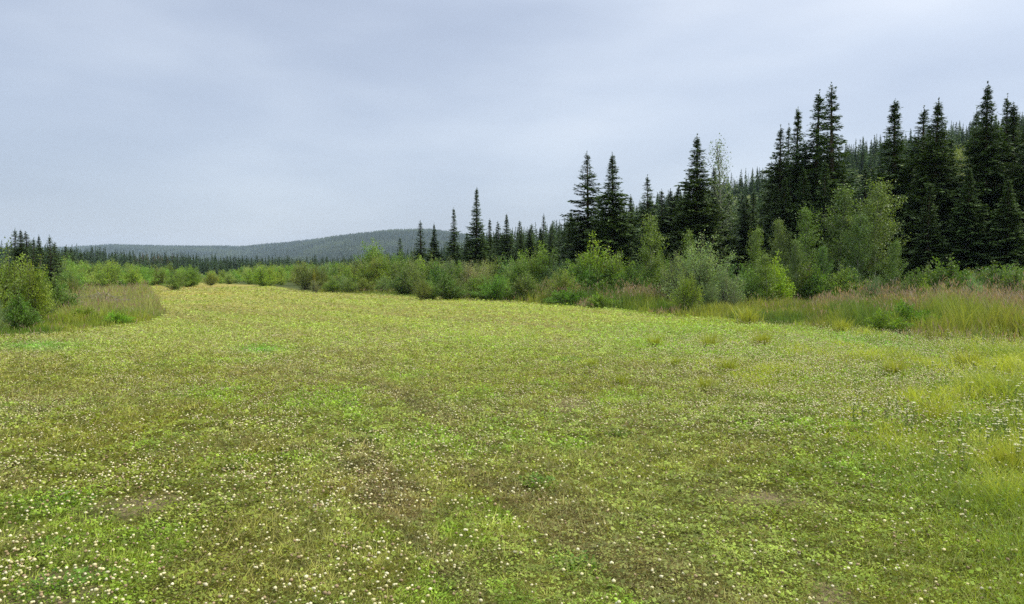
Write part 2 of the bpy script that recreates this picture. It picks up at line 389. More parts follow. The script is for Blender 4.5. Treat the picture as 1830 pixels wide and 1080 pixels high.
def flower_density(x, y):
    X = PX(x, y); Y = PY(y)
    n = sst(.40, .66, fbs(x, y, 1.0, 51, 4, .6)); n2 = sst(.42, .62, fbs(x, y * .6, 3.5, 52, 3))
    dd = (.34 + .8 * n * (0.35 + .65 * n2))
    loc = .62 + .35 * sst(700, 100, X) * sst(600, 700, Y) + .8 * sst(1050, 1250, X) * sst(800, 720, Y) * sst(600, 640, Y) + .4 * sst(1300, 1600, X)
    loc = loc * (1 - .6 * sst(800, 900, Y) * sst(700, 900, X))
    band = np.exp(-((Y - 700) / 45) ** 2) * sst(700, 1000, X)
    return dd * (loc + .7 * band) * sst(560, 620, Y)
def clover_heads():
    n = 420000
    y = np.exp(rng.uniform(math.log(2.4), math.log(34), n)); x = rng.uniform(-TX, TX, n) * (y + .8)
    # keep real-world density (about 90 per square metre at most): sample is 1/y^2 dense
    dens = n / math.log(34 / 2.4) / (2 * TX) / (y * (y + .8))
    want = 520 * flower_density(x, y) * (tall_mask(x, y) < 1.0)
    keep = rng.random(n) < want / dens
    x = x[keep]; y = y[keep]; n = len(x)
    z = height(x, y) + rng.uniform(.028, .062, n) + rng.uniform(0, .12, n) * sst(0, 350, PX(x, y) - np.interp(PY(y), [590, 620, 680, 740, 800, 900, 1000, 1200], [1050, 1080, 1150, 1270, 1420, 1560, 1690, 1800]))
    t = (1 + 5 ** .5) / 2
    ico = norm(np.array([[-1, t, 0], [1, t, 0], [-1, -t, 0], [1, -t, 0], [0, -1, t], [0, 1, t], [0, -1, -t], [0, 1, -t], [t, 0, -1], [t, 0, 1], [-t, 0, -1], [-t, 0, 1]], float))
    fi = np.array([[0, 11, 5], [0, 5, 1], [0, 1, 7], [0, 7, 10], [0, 10, 11], [1, 5, 9], [5, 11, 4], [11, 10, 2], [10, 7, 6], [7, 1, 8], [3, 9, 4], [3, 4, 2], [3, 2, 6], [3, 6, 8], [3, 8, 9], [4, 9, 5], [2, 4, 11], [6, 2, 10], [8, 6, 7], [9, 8, 1]])
    r = np.clip(rng.lognormal(-4.85, .27, n), .004, .0112) * (1 + .22 * sst(7, 20, y))
    J = ico[None] * (1 + rng.normal(0, .16, (n, 12, 1)))
    V = np.stack([x, y, z], -1)[:, None] + J * r[:, None, None] * np.array([1, 1, .82])
    cream = lerp(np.broadcast_to(C(.66, .60, .29), (n, 3)), C(.76, .72, .49), rng.random(n))
    dead = rng.random(n) < .25; cream[dead] = C(.36, .27, .15)
    cream = cream * rng.uniform(.72, 1.08, (n, 1))
    K = np.repeat(cream, 12, axis=0).reshape(n, 12, 3); low = ico[:, 2] < -.3; K[:, low] *= np.array([.75, .66, .45])
    g = Geo(); nr = y < 8
    g.add(V[nr], T=(np.arange(int(nr.sum()))[:, None, None] * 12 + fi[None]), K=K[nr].reshape(-1, 3))
    oc = np.array([[1, 0, 0], [0, 1, 0], [-1, 0, 0], [0, -1, 0], [0, 0, .8], [0, 0, -.8]]); of = np.array([[0, 1, 4], [1, 2, 4], [2, 3, 4], [3, 0, 4], [1, 0, 5], [2, 1, 5], [3, 2, 5], [0, 3, 5]])
    m = ~nr; k = int(m.sum())
    V2 = np.stack([x, y, z], -1)[m][:, None] + oc[None] * r[m][:, None, None] * rng.uniform(.8, 1.2, (k, 6, 1))
    g.add(V2, T=(np.arange(k)[:, None, None] * 6 + of[None]), K=np.repeat(cream[m], 6, axis=0))
    B = np.stack([x, y, z], -1); S0 = B.copy(); S0[:, 2] -= .05; S0[:, :2] += rng.normal(0, .01, (n, 2))
    g.tris(S0[nr], (B - S0)[nr], np.tile([.0011, 0, 0], (int(nr.sum()), 1)), np.tile(C(.14, .18, .04), (int(nr.sum()), 1)))
    obj('clover_flowers', g.mesh('clover_flowers', M_FLOWER), kind='stuff')
clover_heads()

# ---------------------------------------------------------------- tall grass verges
PINK = C(.30, .17, .155); SEED = C(.28, .24, .15); LUSH = C(.10, .16, .022); YG = C(.26, .28, .05); DKG = C(.075, .125, .022)
def verge(name, n, xr, yr, hfun, cfun, pinkfun, wd=.010):
    # xr: photo columns, yr: distance range
    y = np.exp(rng.uniform(math.log(yr[0]), math.log(yr[1]), n)); X = rng.uniform(xr[0], xr[1], n); x = (X - 915) / FPX * y
    # clump the blades
    cx = x + rng.normal(0, .05, n); x = np.where(rng.random(n) < .6, np.round(cx * 2.2 + (vnoise(x, y, .7, 61) - .5) * 2) / 2.2 + rng.normal(0, .11, n), x)
    tm = tall_mask(x, y) + (fbs(x, y, .9, 62, 2) - .5) * 1.2
    keep = (tm > 0) | ((tm > -1.2) & (rng.random(len(x)) < .25))
    x = x[keep]; y = y[keep]; tm = tm[keep]; n = len(x); X = PX(x, y); Y = PY(y)
    H = hfun(X, Y, x, y) * rng.uniform(.55, 1.1, n) * (.14 + .86 * sst(-.6, 2.4, tm + rng.normal(0, .35, n)))
    c = cfun(X, Y, x, y); pk = pinkfun(X, Y, x, y)
    P = np.stack([x, y, height(x, y)], -1)
    a = rng.uniform(0, 2 * np.pi, n); le = np.stack([np.cos(a), np.sin(a), 0 * a], -1) * (H * rng.uniform(.1, .55, n))[:, None]
    wa = rng.uniform(-.9, .9, n); q = wd * (y / 25) ** .7
    W = np.stack([np.cos(wa), np.sin(wa), 0 * a], -1) * (q * rng.uniform(.6, 1.3, n))[:, None]
    K = c * rng.uniform(.7, 1.4, (n, 1)) * rng.uniform(.92, 1.08, (n, 3))
    g = Geo(); g.blades(P, H, le, W, K * np.array([.85, .9, .8]), K * 1.25)
    m = rng.random(n) < pk                                   # seed panicles rising above the blades
    m = np.concatenate([np.nonzero(m)[0]] + [np.nonzero(m & (pk > .4))[0]]); k = len(m)
    if k:
        P2 = P[m] + np.stack([le[m][:, 0] * .4 + rng.normal(0, .05, k), le[m][:, 1] * .4 + rng.normal(0, .05, k), H[m] * rng.uniform(.80, 1.15, k)], -1)
        U = np.stack([rng.normal(0, .05, k), rng.normal(0, .05, k), rng.uniform(.08, .2, k)], -1)
        pc = lerp(np.broadcast_to(PINK, (k, 3)), SEED, rng.random(k)) * rng.uniform(.7, 1.35, (k, 1))
        g.leaves(P2, U, W[m] * 1.1, pc)
        g.tris(P[m], P2 - P[m], W[m] * .35, np.tile(C(.2, .19, .07), (k, 1)))
    obj(name, g.mesh(name, M_GRASS), kind='stuff')
def hR(X, Y, x, y):
    h = 1.0 * np.interp(X, [300, 520, 700, 900, 955, 1000, 1150, 1220, 1330, 1440, 1500, 1620, 1700, 2000], [.25, .3, .35, .4, .8, .85, .7, .5, .45, .5, .7, .75, .9, .95])
    h = h * (.45 + .95 * fbs(x, y, 1.3, 71, 3, .6))
    lowfront = sst(1200, 1320, X) * sst(1500, 1450, X) * sst(563, 572, Y)
    return h * (1 - .4 * lowfront)
def cR(X, Y, x, y):
    n = fbm(x, y, 1.8, 72, 3)
    c = lerp(np.broadcast_to(DKG * 1.15, n.shape + (3,)), YG * .9, sst(.35, .65, n))
    mid = sst(1150, 1250, X); c = lerp(c, C(.22, .21, .05), mid * sst(.4, .65, fbm(x, y, 1.1, 73, 3)) * .7)
    c = lerp(c, YG * 1.1, sst(1600, 1700, X) * .35); c = lerp(c, DKG * 1.2, sst(.55, .8, fbs(x, y, 1.4, 75, 3)) * .7)
    c = lerp(c, DKG * 1.1, sst(1470, 1520, X) * sst(1640, 1560, X) * .6)
    c = lerp(c, C(.42, .37, .05), sst(1625, 1655, X) * sst(1775, 1725, X) * sst(556, 540, Y) * .7)
    bl = sst(940, 1000, X) * sst(1160, 1080, X); c = lerp(c, DKG, bl * .6)
    bl = sst(900, 500, X); c = lerp(c, C(.24, .24, .07), bl * .6)
    return c
def pR(X, Y, x, y):
    b = np.interp(X, [300, 940, 1000, 1200, 1240, 1440, 1480, 1600, 1660, 1900], [.12, .10, .75, .65, .12, .12, .85, .75, .45, .8])
    return b * sst(.35, .7, fbs(x, y, 2.2, 74, 3)) * (.25 + .75 * sst(580, 550, Y - (X > 1620) * 40))
verge('tall_grass', 230000, (300, 2150), (14, 60), hR, cR, pR)
def hL(X, Y, x, y): return (.18 + .82 * sst(304, 262, X + (vnoise(x, y, .8, 77) - .5) * 24)) * (.27 + .27 * sst(578, 556, Y)) * (.35 + 1.3 * fbs(x, y, 1.2, 81, 3))
def cL(X, Y, x, y):
    n = fbm(x, y, 1.5, 82, 3); c = lerp(np.broadcast_to(LUSH * 1.2, n.shape + (3,)), YG * 1.05, sst(.35, .6, n))
    back = sst(578, 560, Y); c = lerp(c, C(.29, .28, .12), back * .7)
    return c
def pL(X, Y, x, y): return .03 + .20 * sst(575, 555, Y) * sst(.3, .6, fbm(x, y, 2.0, 83, 3))
verge('long_grass', 90000, (-350, 305), (13, 60), hL, cL, pL)

# weedy meadow on the right: longer grass and herbs thinning into the turf
def weeds():
    n = 210000
    y = np.exp(rng.uniform(math.log(3.0), math.log(24), n)); X = rng.uniform(950, 2150, n); x = (X - 915) / FPX * y; Y = PY(y)
    edge = np.interp(Y, [590, 620, 680, 740, 800, 900, 1000, 1200], [1050, 1080, 1150, 1270, 1420, 1560, 1690, 1800])
    wn = fbm(x, y, 1.2, 91, 4, .6)
    wgt = sst(-60, 420, X - edge) * (.25 + .75 * sst(.38, .6, wn))
    keep = (tall_mask(x, y) < .3) & (rng.random(n) < wgt)
    x = x[keep]; y = y[keep]; X = X[keep]; Y = Y[keep]; wgt = wgt[keep]; wn = wn[keep]; n = len(x)
    P = np.stack([x, y, height(x, y)], -1)
    H = (.06 + .24 * wgt * sst(.4, .7, fbm(x, y, .7, 92, 3)) + .12 * sst(1650, 1830, X)) * rng.uniform(.4, 1.1, n)
    a = rng.uniform(0, 2 * np.pi, n); le = np.stack([np.cos(a), np.sin(a), 0 * a], -1) * (H * rng.uniform(.2, 1.2, n))[:, None]
    wa = rng.uniform(-1.2, 1.2, n); q = .0035 * (y / 8) ** .8
    W = np.stack([np.cos(wa), np.sin(wa), 0 * a], -1) * (q * rng.uniform(.6, 1.4, n))[:, None]
    c = lerp(np.broadcast_to(C(.37, .40, .055), (n, 3)), C(.21, .27, .04), sst(.4, .65, fbm(x, y, .9, 93, 3)))
    K = c * rng.uniform(.7, 1.4, (n, 1))
    g = Geo(); g.blades(P, H, le, W, K * .9, K * 1.1)
    m = rng.random(n) < .7; k = int(m.sum())                # broad herb leaves among the blades
    P2 = P[m]; P2[:, 2] += H[m] * rng.uniform(.2, .8, k); U = rdir(k); U[:, 2] = np.abs(U[:, 2]) * .6; l = rng.uniform(.012, .03, k) * (y[m] / 8) ** .5
    W2 = norm(np.cross(U, rdir(k)))
    g.leaves(P2, U * l[:, None], W2 * (l * .35)[:, None], K[m] * np.array([.75, .95, .9]))
    obj('meadow_weeds', g.mesh('meadow_weeds', M_GRASS), kind='stuff')
weeds()

# ---------------------------------------------------------------- tree builders
BARK = C(.11, .085, .06)
def spruce_meshes(tag, H, R, spacing=.22, per=7, sparse=0., spire=0., top_bare=0., dark=1., seed=0, spray=.34, dens=1.35, sh=.85, skirt=.35):
    """returns (trunk mesh, crown mesh); H height, R crown radius, sparse 0..1 gaps, spire 0..1 narrow upper part"""
    global rng
    old = rng; rng = np.random.default_rng(1000 + seed)
    g = Geo(); tg = Geo()
    zz = np.linspace(0, H, 12); bend = rng.normal(0, .02 * H / 12, 2)
    cx = bend[0] * np.sin(zz / H * 3) * 3; cy = bend[1] * np.sin(zz / H * 2.5) * 3
    tr = .012 * H * (1 - zz / H) ** .85 + .006
    tr[0] *= 1.3
    tg.tube(np.stack([cx, cy, zz], -1), tr, BARK, 8)
    z = skirt; lump = rng.random(400)
    Pn = []; Un = []; Wn = []; Kn = []
    while z < H * .985:
        t = z / H
        prof = (1 - t) ** sh
        if spire: prof = prof * (1 - spire * sst(.35, .75, t))
        prof *= .74 + .40 * lump[int(z / .55) % 400]
        prof = max(prof * (1 - .30 * float(sst(.6, 1., t))) * (1 - .45 * float(sst(.86, 1., t))), .016)
        r0 = R * prof * min(1.0, .55 + t * 2.5)
        nb = max(3, int(round(per * (.8 + .3 * (1 - t)))))
        a0 = rng.random() * 6.28
        z00 = z
        for b in range(nb):
            z = z00 + rng.uniform(-.5, .5) * spacing * 1.3
            if rng.random() < sparse * (.12 + 1.0 * float(sst(.25, .7, t))) * .75: continue
            if t > 1 - top_bare and rng.random() < .55: continue
            az = a0 + b * 6.283 / nb + rng.normal(0, .25)
            l = r0 * rng.uniform(.62, 1.18) + .03
            if rng.random() < .06: l *= 1.3
            el0 = -.58 + .72 * t + rng.normal(0, .13)         # drooping below, lifting above
            curl = .42 if t < .8 else .25
            k = max(3, int(l / .10)); s = (np.arange(k) + .5 + rng.uniform(-.3, .3, k)) / k
            ang = el0 + curl * s * s
            rad = s * l; zb = z + np.cumsum(np.tan(ang) * l / k) * .9
            dx, dy = math.cos(az), math.sin(az)
            bx = np.interp(z, zz, cx); by = np.interp(z, zz, cy)
            B = np.stack([bx + dx * rad, by + dy * rad, zb], -1)
            tg.tris(np.array([[bx, by, z]]), (B[-1] - np.array([bx, by, z]))[None], np.array([[0, 0, .012 + .006 * l]]), BARK[None] * .8)
            m = int((5 if l > .5 else 4) * dens) + 1
            idx = np.repeat(np.arange(k), m); n = len(idx)
            side = rng.uniform(-1.15, 1.15, n)                # sprays fan to both sides of the bough
            dirn = np.stack([np.cos(az + side), np.sin(az + side), -.22 + rng.normal(0, .33, n) + .25 * t], -1)
            wdt = (.35 + .65 * (1 - np.abs(s[idx] - .55) * 1.2))
            ln = spray * rng.uniform(.5, 1.15, n) * wdt * min(1, .42 + l * .6) * (1 - .18 * t)
            PP = B[idx] + rng.normal(0, .035, (n, 3))
            nrm = norm(np.stack([rng.normal(0, .5, n), rng.normal(0, .5, n), np.ones(n)], -1))
            Wv = norm(np.cross(dirn, nrm)) * (ln * rng.uniform(.15, .26, n))[:, None]
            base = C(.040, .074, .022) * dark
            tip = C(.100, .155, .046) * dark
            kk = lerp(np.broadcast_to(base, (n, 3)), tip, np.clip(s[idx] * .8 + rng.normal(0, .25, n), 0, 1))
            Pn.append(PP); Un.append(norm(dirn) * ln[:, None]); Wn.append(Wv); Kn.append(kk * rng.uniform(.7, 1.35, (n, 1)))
        z = z00 + spacing * rng.uniform(.6, 1.4) * (1 - .58 * t)
    # leader
    k = 26; zt = H + .25 - rng.random(k) ** 1.2 * 1.1; an = rng.uniform(0, 6.28, k)
    Pn.append(np.stack([0 * zt + cx[-1], 0 * zt + cy[-1], zt - .1], -1)); Un.append(np.stack([np.cos(an) * .055, np.sin(an) * .055, .12 + 0 * an], -1) * (1 + (H - zt)[:, None] * 1.1))
    Wn.append(np.stack([-np.sin(an), np.cos(an), 0 * an], -1) * .02); Kn.append(np.tile(C(.05, .085, .035) * dark, (k, 1)))
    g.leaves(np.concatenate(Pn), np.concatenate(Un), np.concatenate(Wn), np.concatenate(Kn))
    rng = old
    return tg.mesh(tag + '_trunk', M_BARK), g.mesh(tag + '_crown', M_NEEDLE)
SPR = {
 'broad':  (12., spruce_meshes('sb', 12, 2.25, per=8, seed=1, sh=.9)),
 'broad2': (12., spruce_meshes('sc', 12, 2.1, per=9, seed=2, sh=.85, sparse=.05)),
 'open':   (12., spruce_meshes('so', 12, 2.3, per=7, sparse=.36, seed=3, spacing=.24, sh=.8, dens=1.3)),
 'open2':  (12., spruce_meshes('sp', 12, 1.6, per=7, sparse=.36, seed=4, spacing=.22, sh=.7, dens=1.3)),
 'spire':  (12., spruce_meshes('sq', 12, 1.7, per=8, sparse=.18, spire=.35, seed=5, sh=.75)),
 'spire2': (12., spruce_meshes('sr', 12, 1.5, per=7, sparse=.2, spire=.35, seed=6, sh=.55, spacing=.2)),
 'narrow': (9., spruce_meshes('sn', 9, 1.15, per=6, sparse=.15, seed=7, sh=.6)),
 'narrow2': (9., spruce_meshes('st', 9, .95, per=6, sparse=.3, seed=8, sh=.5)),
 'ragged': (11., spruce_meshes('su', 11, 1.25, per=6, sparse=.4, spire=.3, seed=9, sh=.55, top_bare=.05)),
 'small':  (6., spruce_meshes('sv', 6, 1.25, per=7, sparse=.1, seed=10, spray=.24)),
}
# light versions for the hillside and the far woods: one mesh each
def far_spruce(tag, H, R, seed, dark=1., sparse=.1):
    global rng
    old = rng; rng = np.random.default_rng(500 + seed); g = Geo()
    n = 420; t = 1 - rng.random(n) ** .62; t = np.clip(t, .02, .99)
    az = rng.uniform(0, 6.283, n); r = R * (1 - t) ** .8 * rng.uniform(.35, 1.1, n) * (.75 + .5 * vnoise(t * 14, az * 1.3, 1, seed))
    P = np.stack([np.cos(az) * r, np.sin(az) * r, t * H], -1)
    l = (.35 + .75 * (1 - t)) * rng.uniform(.6, 1.2, n)
    sd = az + rng.uniform(-.9, .9, n); D = norm(np.stack([np.cos(sd), np.sin(sd), rng.normal(-.25, .25, n) + .3 * t], -1))
    W = norm(np.cross(D, np.stack([rng.normal(0, .5, n), rng.normal(0, .5, n), np.ones(n)], -1))) * (l * .30)[:, None]
    K = jit(C(.046, .078, .026) * dark, n, .45)
    g.leaves(P - D * l[:, None] * .35, D * l[:, None], W, K)
    m = 9; tt = np.linspace(.72, 1.0, m)
    g.leaves(np.stack([0 * tt, 0 * tt, tt * H - .35], -1), np.tile([0.05, 0, .75], (m, 1)), np.stack([np.cos(tt * 40), np.sin(tt * 40), 0 * tt], -1) * .09, jit(C(.036, .06, .026) * dark, m))
    g.tube([[0, 0, 0], [0, 0, H * .5], [0, 0, H * .97]], [.10, .07, .02], BARK * .7, 4)
    rng = old
    return g
FAR = [far_spruce('f', 9, 1.25, 1), far_spruce('f', 9, 1.0, 2), far_spruce('f', 9, 1.5, 3), far_spruce('f', 9, .8, 4, 1.1), far_spruce('f', 9, 1.15, 5, .9), far_spruce('f', 9, 1.35, 6)]
FARM = [f.mesh('far_spruce', M_NEEDLE) for f in FAR]

def stem_curve(p0, p1, k=6, sag=.1):
    s = np.linspace(0, 1, k)[:, None]; p = p0 + (p1 - p0) * s
    p[:, 2] += np.sin(s[:, 0] * np.pi) * sag * np.linalg.norm(p1 - p0); return p
def bush_meshes(tag, H, R, shoots=90, leaves=70, lsize=.075, narrow=.28, top=C(.14, .20, .05), low=C(.09, .14, .03), seed=0, whip=.25, open_=.2, hue=.06):
    """many-stemmed shrub: leafy shoots fanning out of one foot"""
    global rng
    old = rng; rng = np.random.default_rng(2000 + seed); g = Geo(); tg = Geo()
    P = []; U = []; W = []; K = []
    nl = 6; lob = [(rng.uniform(0, 6.28), rng.uniform(.25, .8), rng.uniform(.75, 1.12)) for _ in range(nl)]
    for i in range(shoots):
        la, lr, lh = lob[rng.integers(nl)]
        a = la + rng.normal(0, .55); rr = R * min(1.0, abs(lr + rng.normal(0, .28)))
        hh = H * lh * math.sqrt(max(.08, 1 - (rr / R) ** 2 * .8)) * rng.uniform(.55, 1.05)
        if rng.random() < whip * .5: hh *= 1.15
        e = np.array([math.cos(a) * rr, math.sin(a) * rr, hh]); b = np.array([math.cos(a) * rr * .15, math.sin(a) * rr * .15, 0])
        pts = stem_curve(b, e, 7, .12)
        tg.tube(pts, np.linspace(.016, .003, 7) * (H / 2.5) ** .5, C(.16, .14, .11) * rng.uniform(.6, 1.2), 4)
        n = int(leaves * 1.35 * rng.uniform(.6, 1.3))
        s = 1 - rng.random(n) ** .85 * (.88 if rng.random() < .75 else .5)
        q = np.stack([np.interp(s, np.linspace(0, 1, 7), pts[:, j]) for j in range(3)], -1)
        spread = (.05 + .16 * (1 - s)) * (H / 2.5)
        q = q + rng.normal(0, 1, (n, 3)) * spread[:, None]
        q[:, 2] = np.abs(q[:, 2])
        dr = norm(e - b); D = norm(dr * .7 + rdir(n) * .8)
        ln = lsize * rng.uniform(.6, 1.4, n)
        c = lerp(np.broadcast_to(low, (n, 3)), top, np.clip(rng.random(n) * .9 + .1, 0, 1)) * np.array([1.34, 1.32, 1.05]) * rng.uniform(.7, 1.35) * (1 + rng.normal(0, hue, (1, 3)) * np.array([1, .4, .8]))
        P.append(q); U.append(D * ln[:, None]); W.append(norm(np.cross(D, rdir(n))) * (ln * narrow)[:, None]); K.append(np.clip(c * rng.uniform(.7, 1.35, (n, 1)), .005, .8))
    g.leaves(np.concatenate(P), np.concatenate(U), np.concatenate(W), np.concatenate(K))
    rng = old
    return tg.mesh(tag + '_stems', M_BARK), g.mesh(tag + '_foliage', M_LEAF)
def poplar_meshes(tag, H, R, limbs=34, per=260, lsize=.075, top=C(.16, .205, .055), low=C(.095, .14, .032), seed=0, z0=.12, tight=1., white=.04, bark=C(.30, .29, .24)):
    """young aspen or poplar: one stem, rising limbs, leaf sprays around every limb"""
    global rng
    old = rng; rng = np.random.default_rng(3000 + seed); g = Geo(); tg = Geo()
    zz = np.linspace(0, H * .97, 9); cx = np.sin(zz / H * 4) * .02 * H; cy = np.cos(zz / H * 3) * .015 * H
    tg.tube(np.stack([cx, cy, zz], -1), (.011 * H * (1 - zz / H * .93)), bark, 8)
    P = []; U = []; W = []; K = []
    for i in range(limbs):
        t = z0 + (1 - z0) * ((i + rng.random()) / limbs) ** .9
        t = min(t, .97); a = i * 2.4 + rng.normal(0, .3)
        rr = R * (math.sin(min(1, (1 - t) * 1.25 + .06) * math.pi * .5)) * rng.uniform(.55, 1.12)
        if t < .3: rr *= .75 + t
        b = np.array([np.interp(t * H, zz, cx), np.interp(t * H, zz, cy), t * H * .96])
        e = b + np.array([math.cos(a) * rr, math.sin(a) * rr, rr * rng.uniform(.5, 1.1) + .05 * H * t])
        pts = stem_curve(b, e, 5, -.06)
        tg.tube(pts, np.linspace(.02, .004, 5) * H / 6, bark * .8, 4)
        n = int(per * (.35 + rr / R) * rng.uniform(.6, 1.2))
        s = 1 - rng.random(n) ** 1.1 * .85
        q = np.stack([np.interp(s, np.linspace(0, 1, 5), pts[:, j]) for j in range(3)], -1)
        sub = rng.integers(0, 7, n); off = rng.normal(0, .17 * tight * H / 6, (7, 3)); q = q + off[sub] + rng.normal(0, .085 * tight * H / 6, (n, 3))
        D = rdir(n); D[:, 2] -= .25; D = norm(D); ln = lsize * rng.uniform(.6, 1.25, n)
        c = lerp(np.broadcast_to(low, (n, 3)), top, rng.random(n)) * rng.uniform(.8, 1.25)
        c = c * rng.uniform(.7, 1.35, (n, 1)); wm = rng.random(n) < white; c[wm] = C(.34, .40, .30)
        P.append(q); U.append(D * ln[:, None]); W.append(norm(np.cross(D, rdir(n))) * (ln * .42)[:, None]); K.append(c)
    g.leaves(np.concatenate(P), np.concatenate(U), np.concatenate(W), np.concatenate(K))
    rng = old
    return tg.mesh(tag + '_trunk', M_BARK), g.mesh(tag + '_crown', M_LEAF)
GW_T, GW_L = C(.19, .25, .13), C(.11, .16, .065)
BSH = {
 'willow':  (2.6, bush_meshes('ba', 2.6, 1.5, 110, 75, seed=1)),
 'willow2': (2.6, bush_meshes('bb', 2.6, 1.3, 90, 80, seed=2, top=C(.15, .21, .045))),
 'willow3': (2.6, bush_meshes('bc', 2.6, 1.7, 120, 70, seed=3, narrow=.22, top=C(.12, .19, .05))),
 'grey':    (2.6, bush_meshes('bd', 2.6, 1.7, 130, 85, seed=4, top=GW_T, low=GW_L, narrow=.2, lsize=.062)),
 'grey2':   (2.6, bush_meshes('be', 2.6, 1.4, 110, 80, seed=5, top=GW_T, low=GW_L, narrow=.2, lsize=.06)),
 'yellow':  (2.6, bush_meshes('bf', 2.6, 1.0, 90, 85, seed=6, top=C(.20, .28, .035), low=C(.12, .19, .025), hue=.05, narrow=.3)),
 'dark':    (2.2, bush_meshes('bg', 2.2, 1.2, 90, 80, seed=7, top=C(.085, .14, .035), low=C(.055, .095, .022), narrow=.4, lsize=.065)),
 'alder':   (4.2, bush_meshes('bh', 4.2, 1.9, 120, 100, seed=8, narrow=.42, lsize=.085, top=C(.13, .19, .045), low=C(.085, .135, .03))),
}
POP = {
 'aspen':  (6., poplar_meshes('pa', 6, 1.25, 36, 330, seed=1)),
 'aspen2': (6., poplar_meshes('pb', 6, 1.05, 34, 320, seed=2, top=C(.14, .22, .045))),
 'aspen3': (6., poplar_meshes('pc', 6, 1.6, 42, 360, seed=3, white=.07)),
 'slim':   (5., poplar_meshes('pd', 5, .75, 30, 220, seed=4, top=C(.17, .24, .05))),
 'thin':   (11., poplar_meshes('pe', 11, 1.7, 34, 90, lsize=.11, seed=5, z0=.35, tight=.8, top=C(.17, .21, .11), low=C(.11, .15, .07), white=.15)),
 'birch':  (9., poplar_meshes('pf', 9, 1.7, 40, 260, lsize=.09, seed=6, z0=.15, top=C(.26, .31, .075), low=C(.17, .23, .05))),
}
def place(lib, key, name, parts, X, top, dist, label, cat, group=None, wid=1.0, tint=(1, 1, 1), single=False, h=None):
    """stands a plant so that its tip reaches photo row `top` at photo column X when it is `dist` metres away"""
    H0, (tm, cm) = lib[key]
    x = (X - 915) / FPX * dist; z0 = hz_at(x, dist)
    H = h if h else EYE + (HY - top) / FPX * dist - z0
    s = max(H, .3) / H0
    e = obj(name, None, loc=(x, dist, z0 - .03), label=label, cat=cat, group=group)
    e.empty_display_size = .3
    rz = random.uniform(0, 6.28)
    e.rotation_euler = (random.gauss(0, .012), random.gauss(0, .012), rz); sw = s * wid
    e.scale = (sw, sw, s)
    if lib is SPR:
        q = 1.62 if key in ('broad', 'broad2', 'small', 'open') else 1.5
        e.scale = (sw * q, sw * q, s)
    if lib is BSH: e.scale = (sw * 1.12, sw * 1.12, s)
    a = obj(parts[0], tm, e); b = obj(parts[1], cm, e)
    v = random.uniform(.85, 1.15)
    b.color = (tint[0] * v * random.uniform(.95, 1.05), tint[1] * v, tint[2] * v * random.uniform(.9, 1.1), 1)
    return e
TP = ('trunk', 'crown'); SP = ('stems', 'foliage')

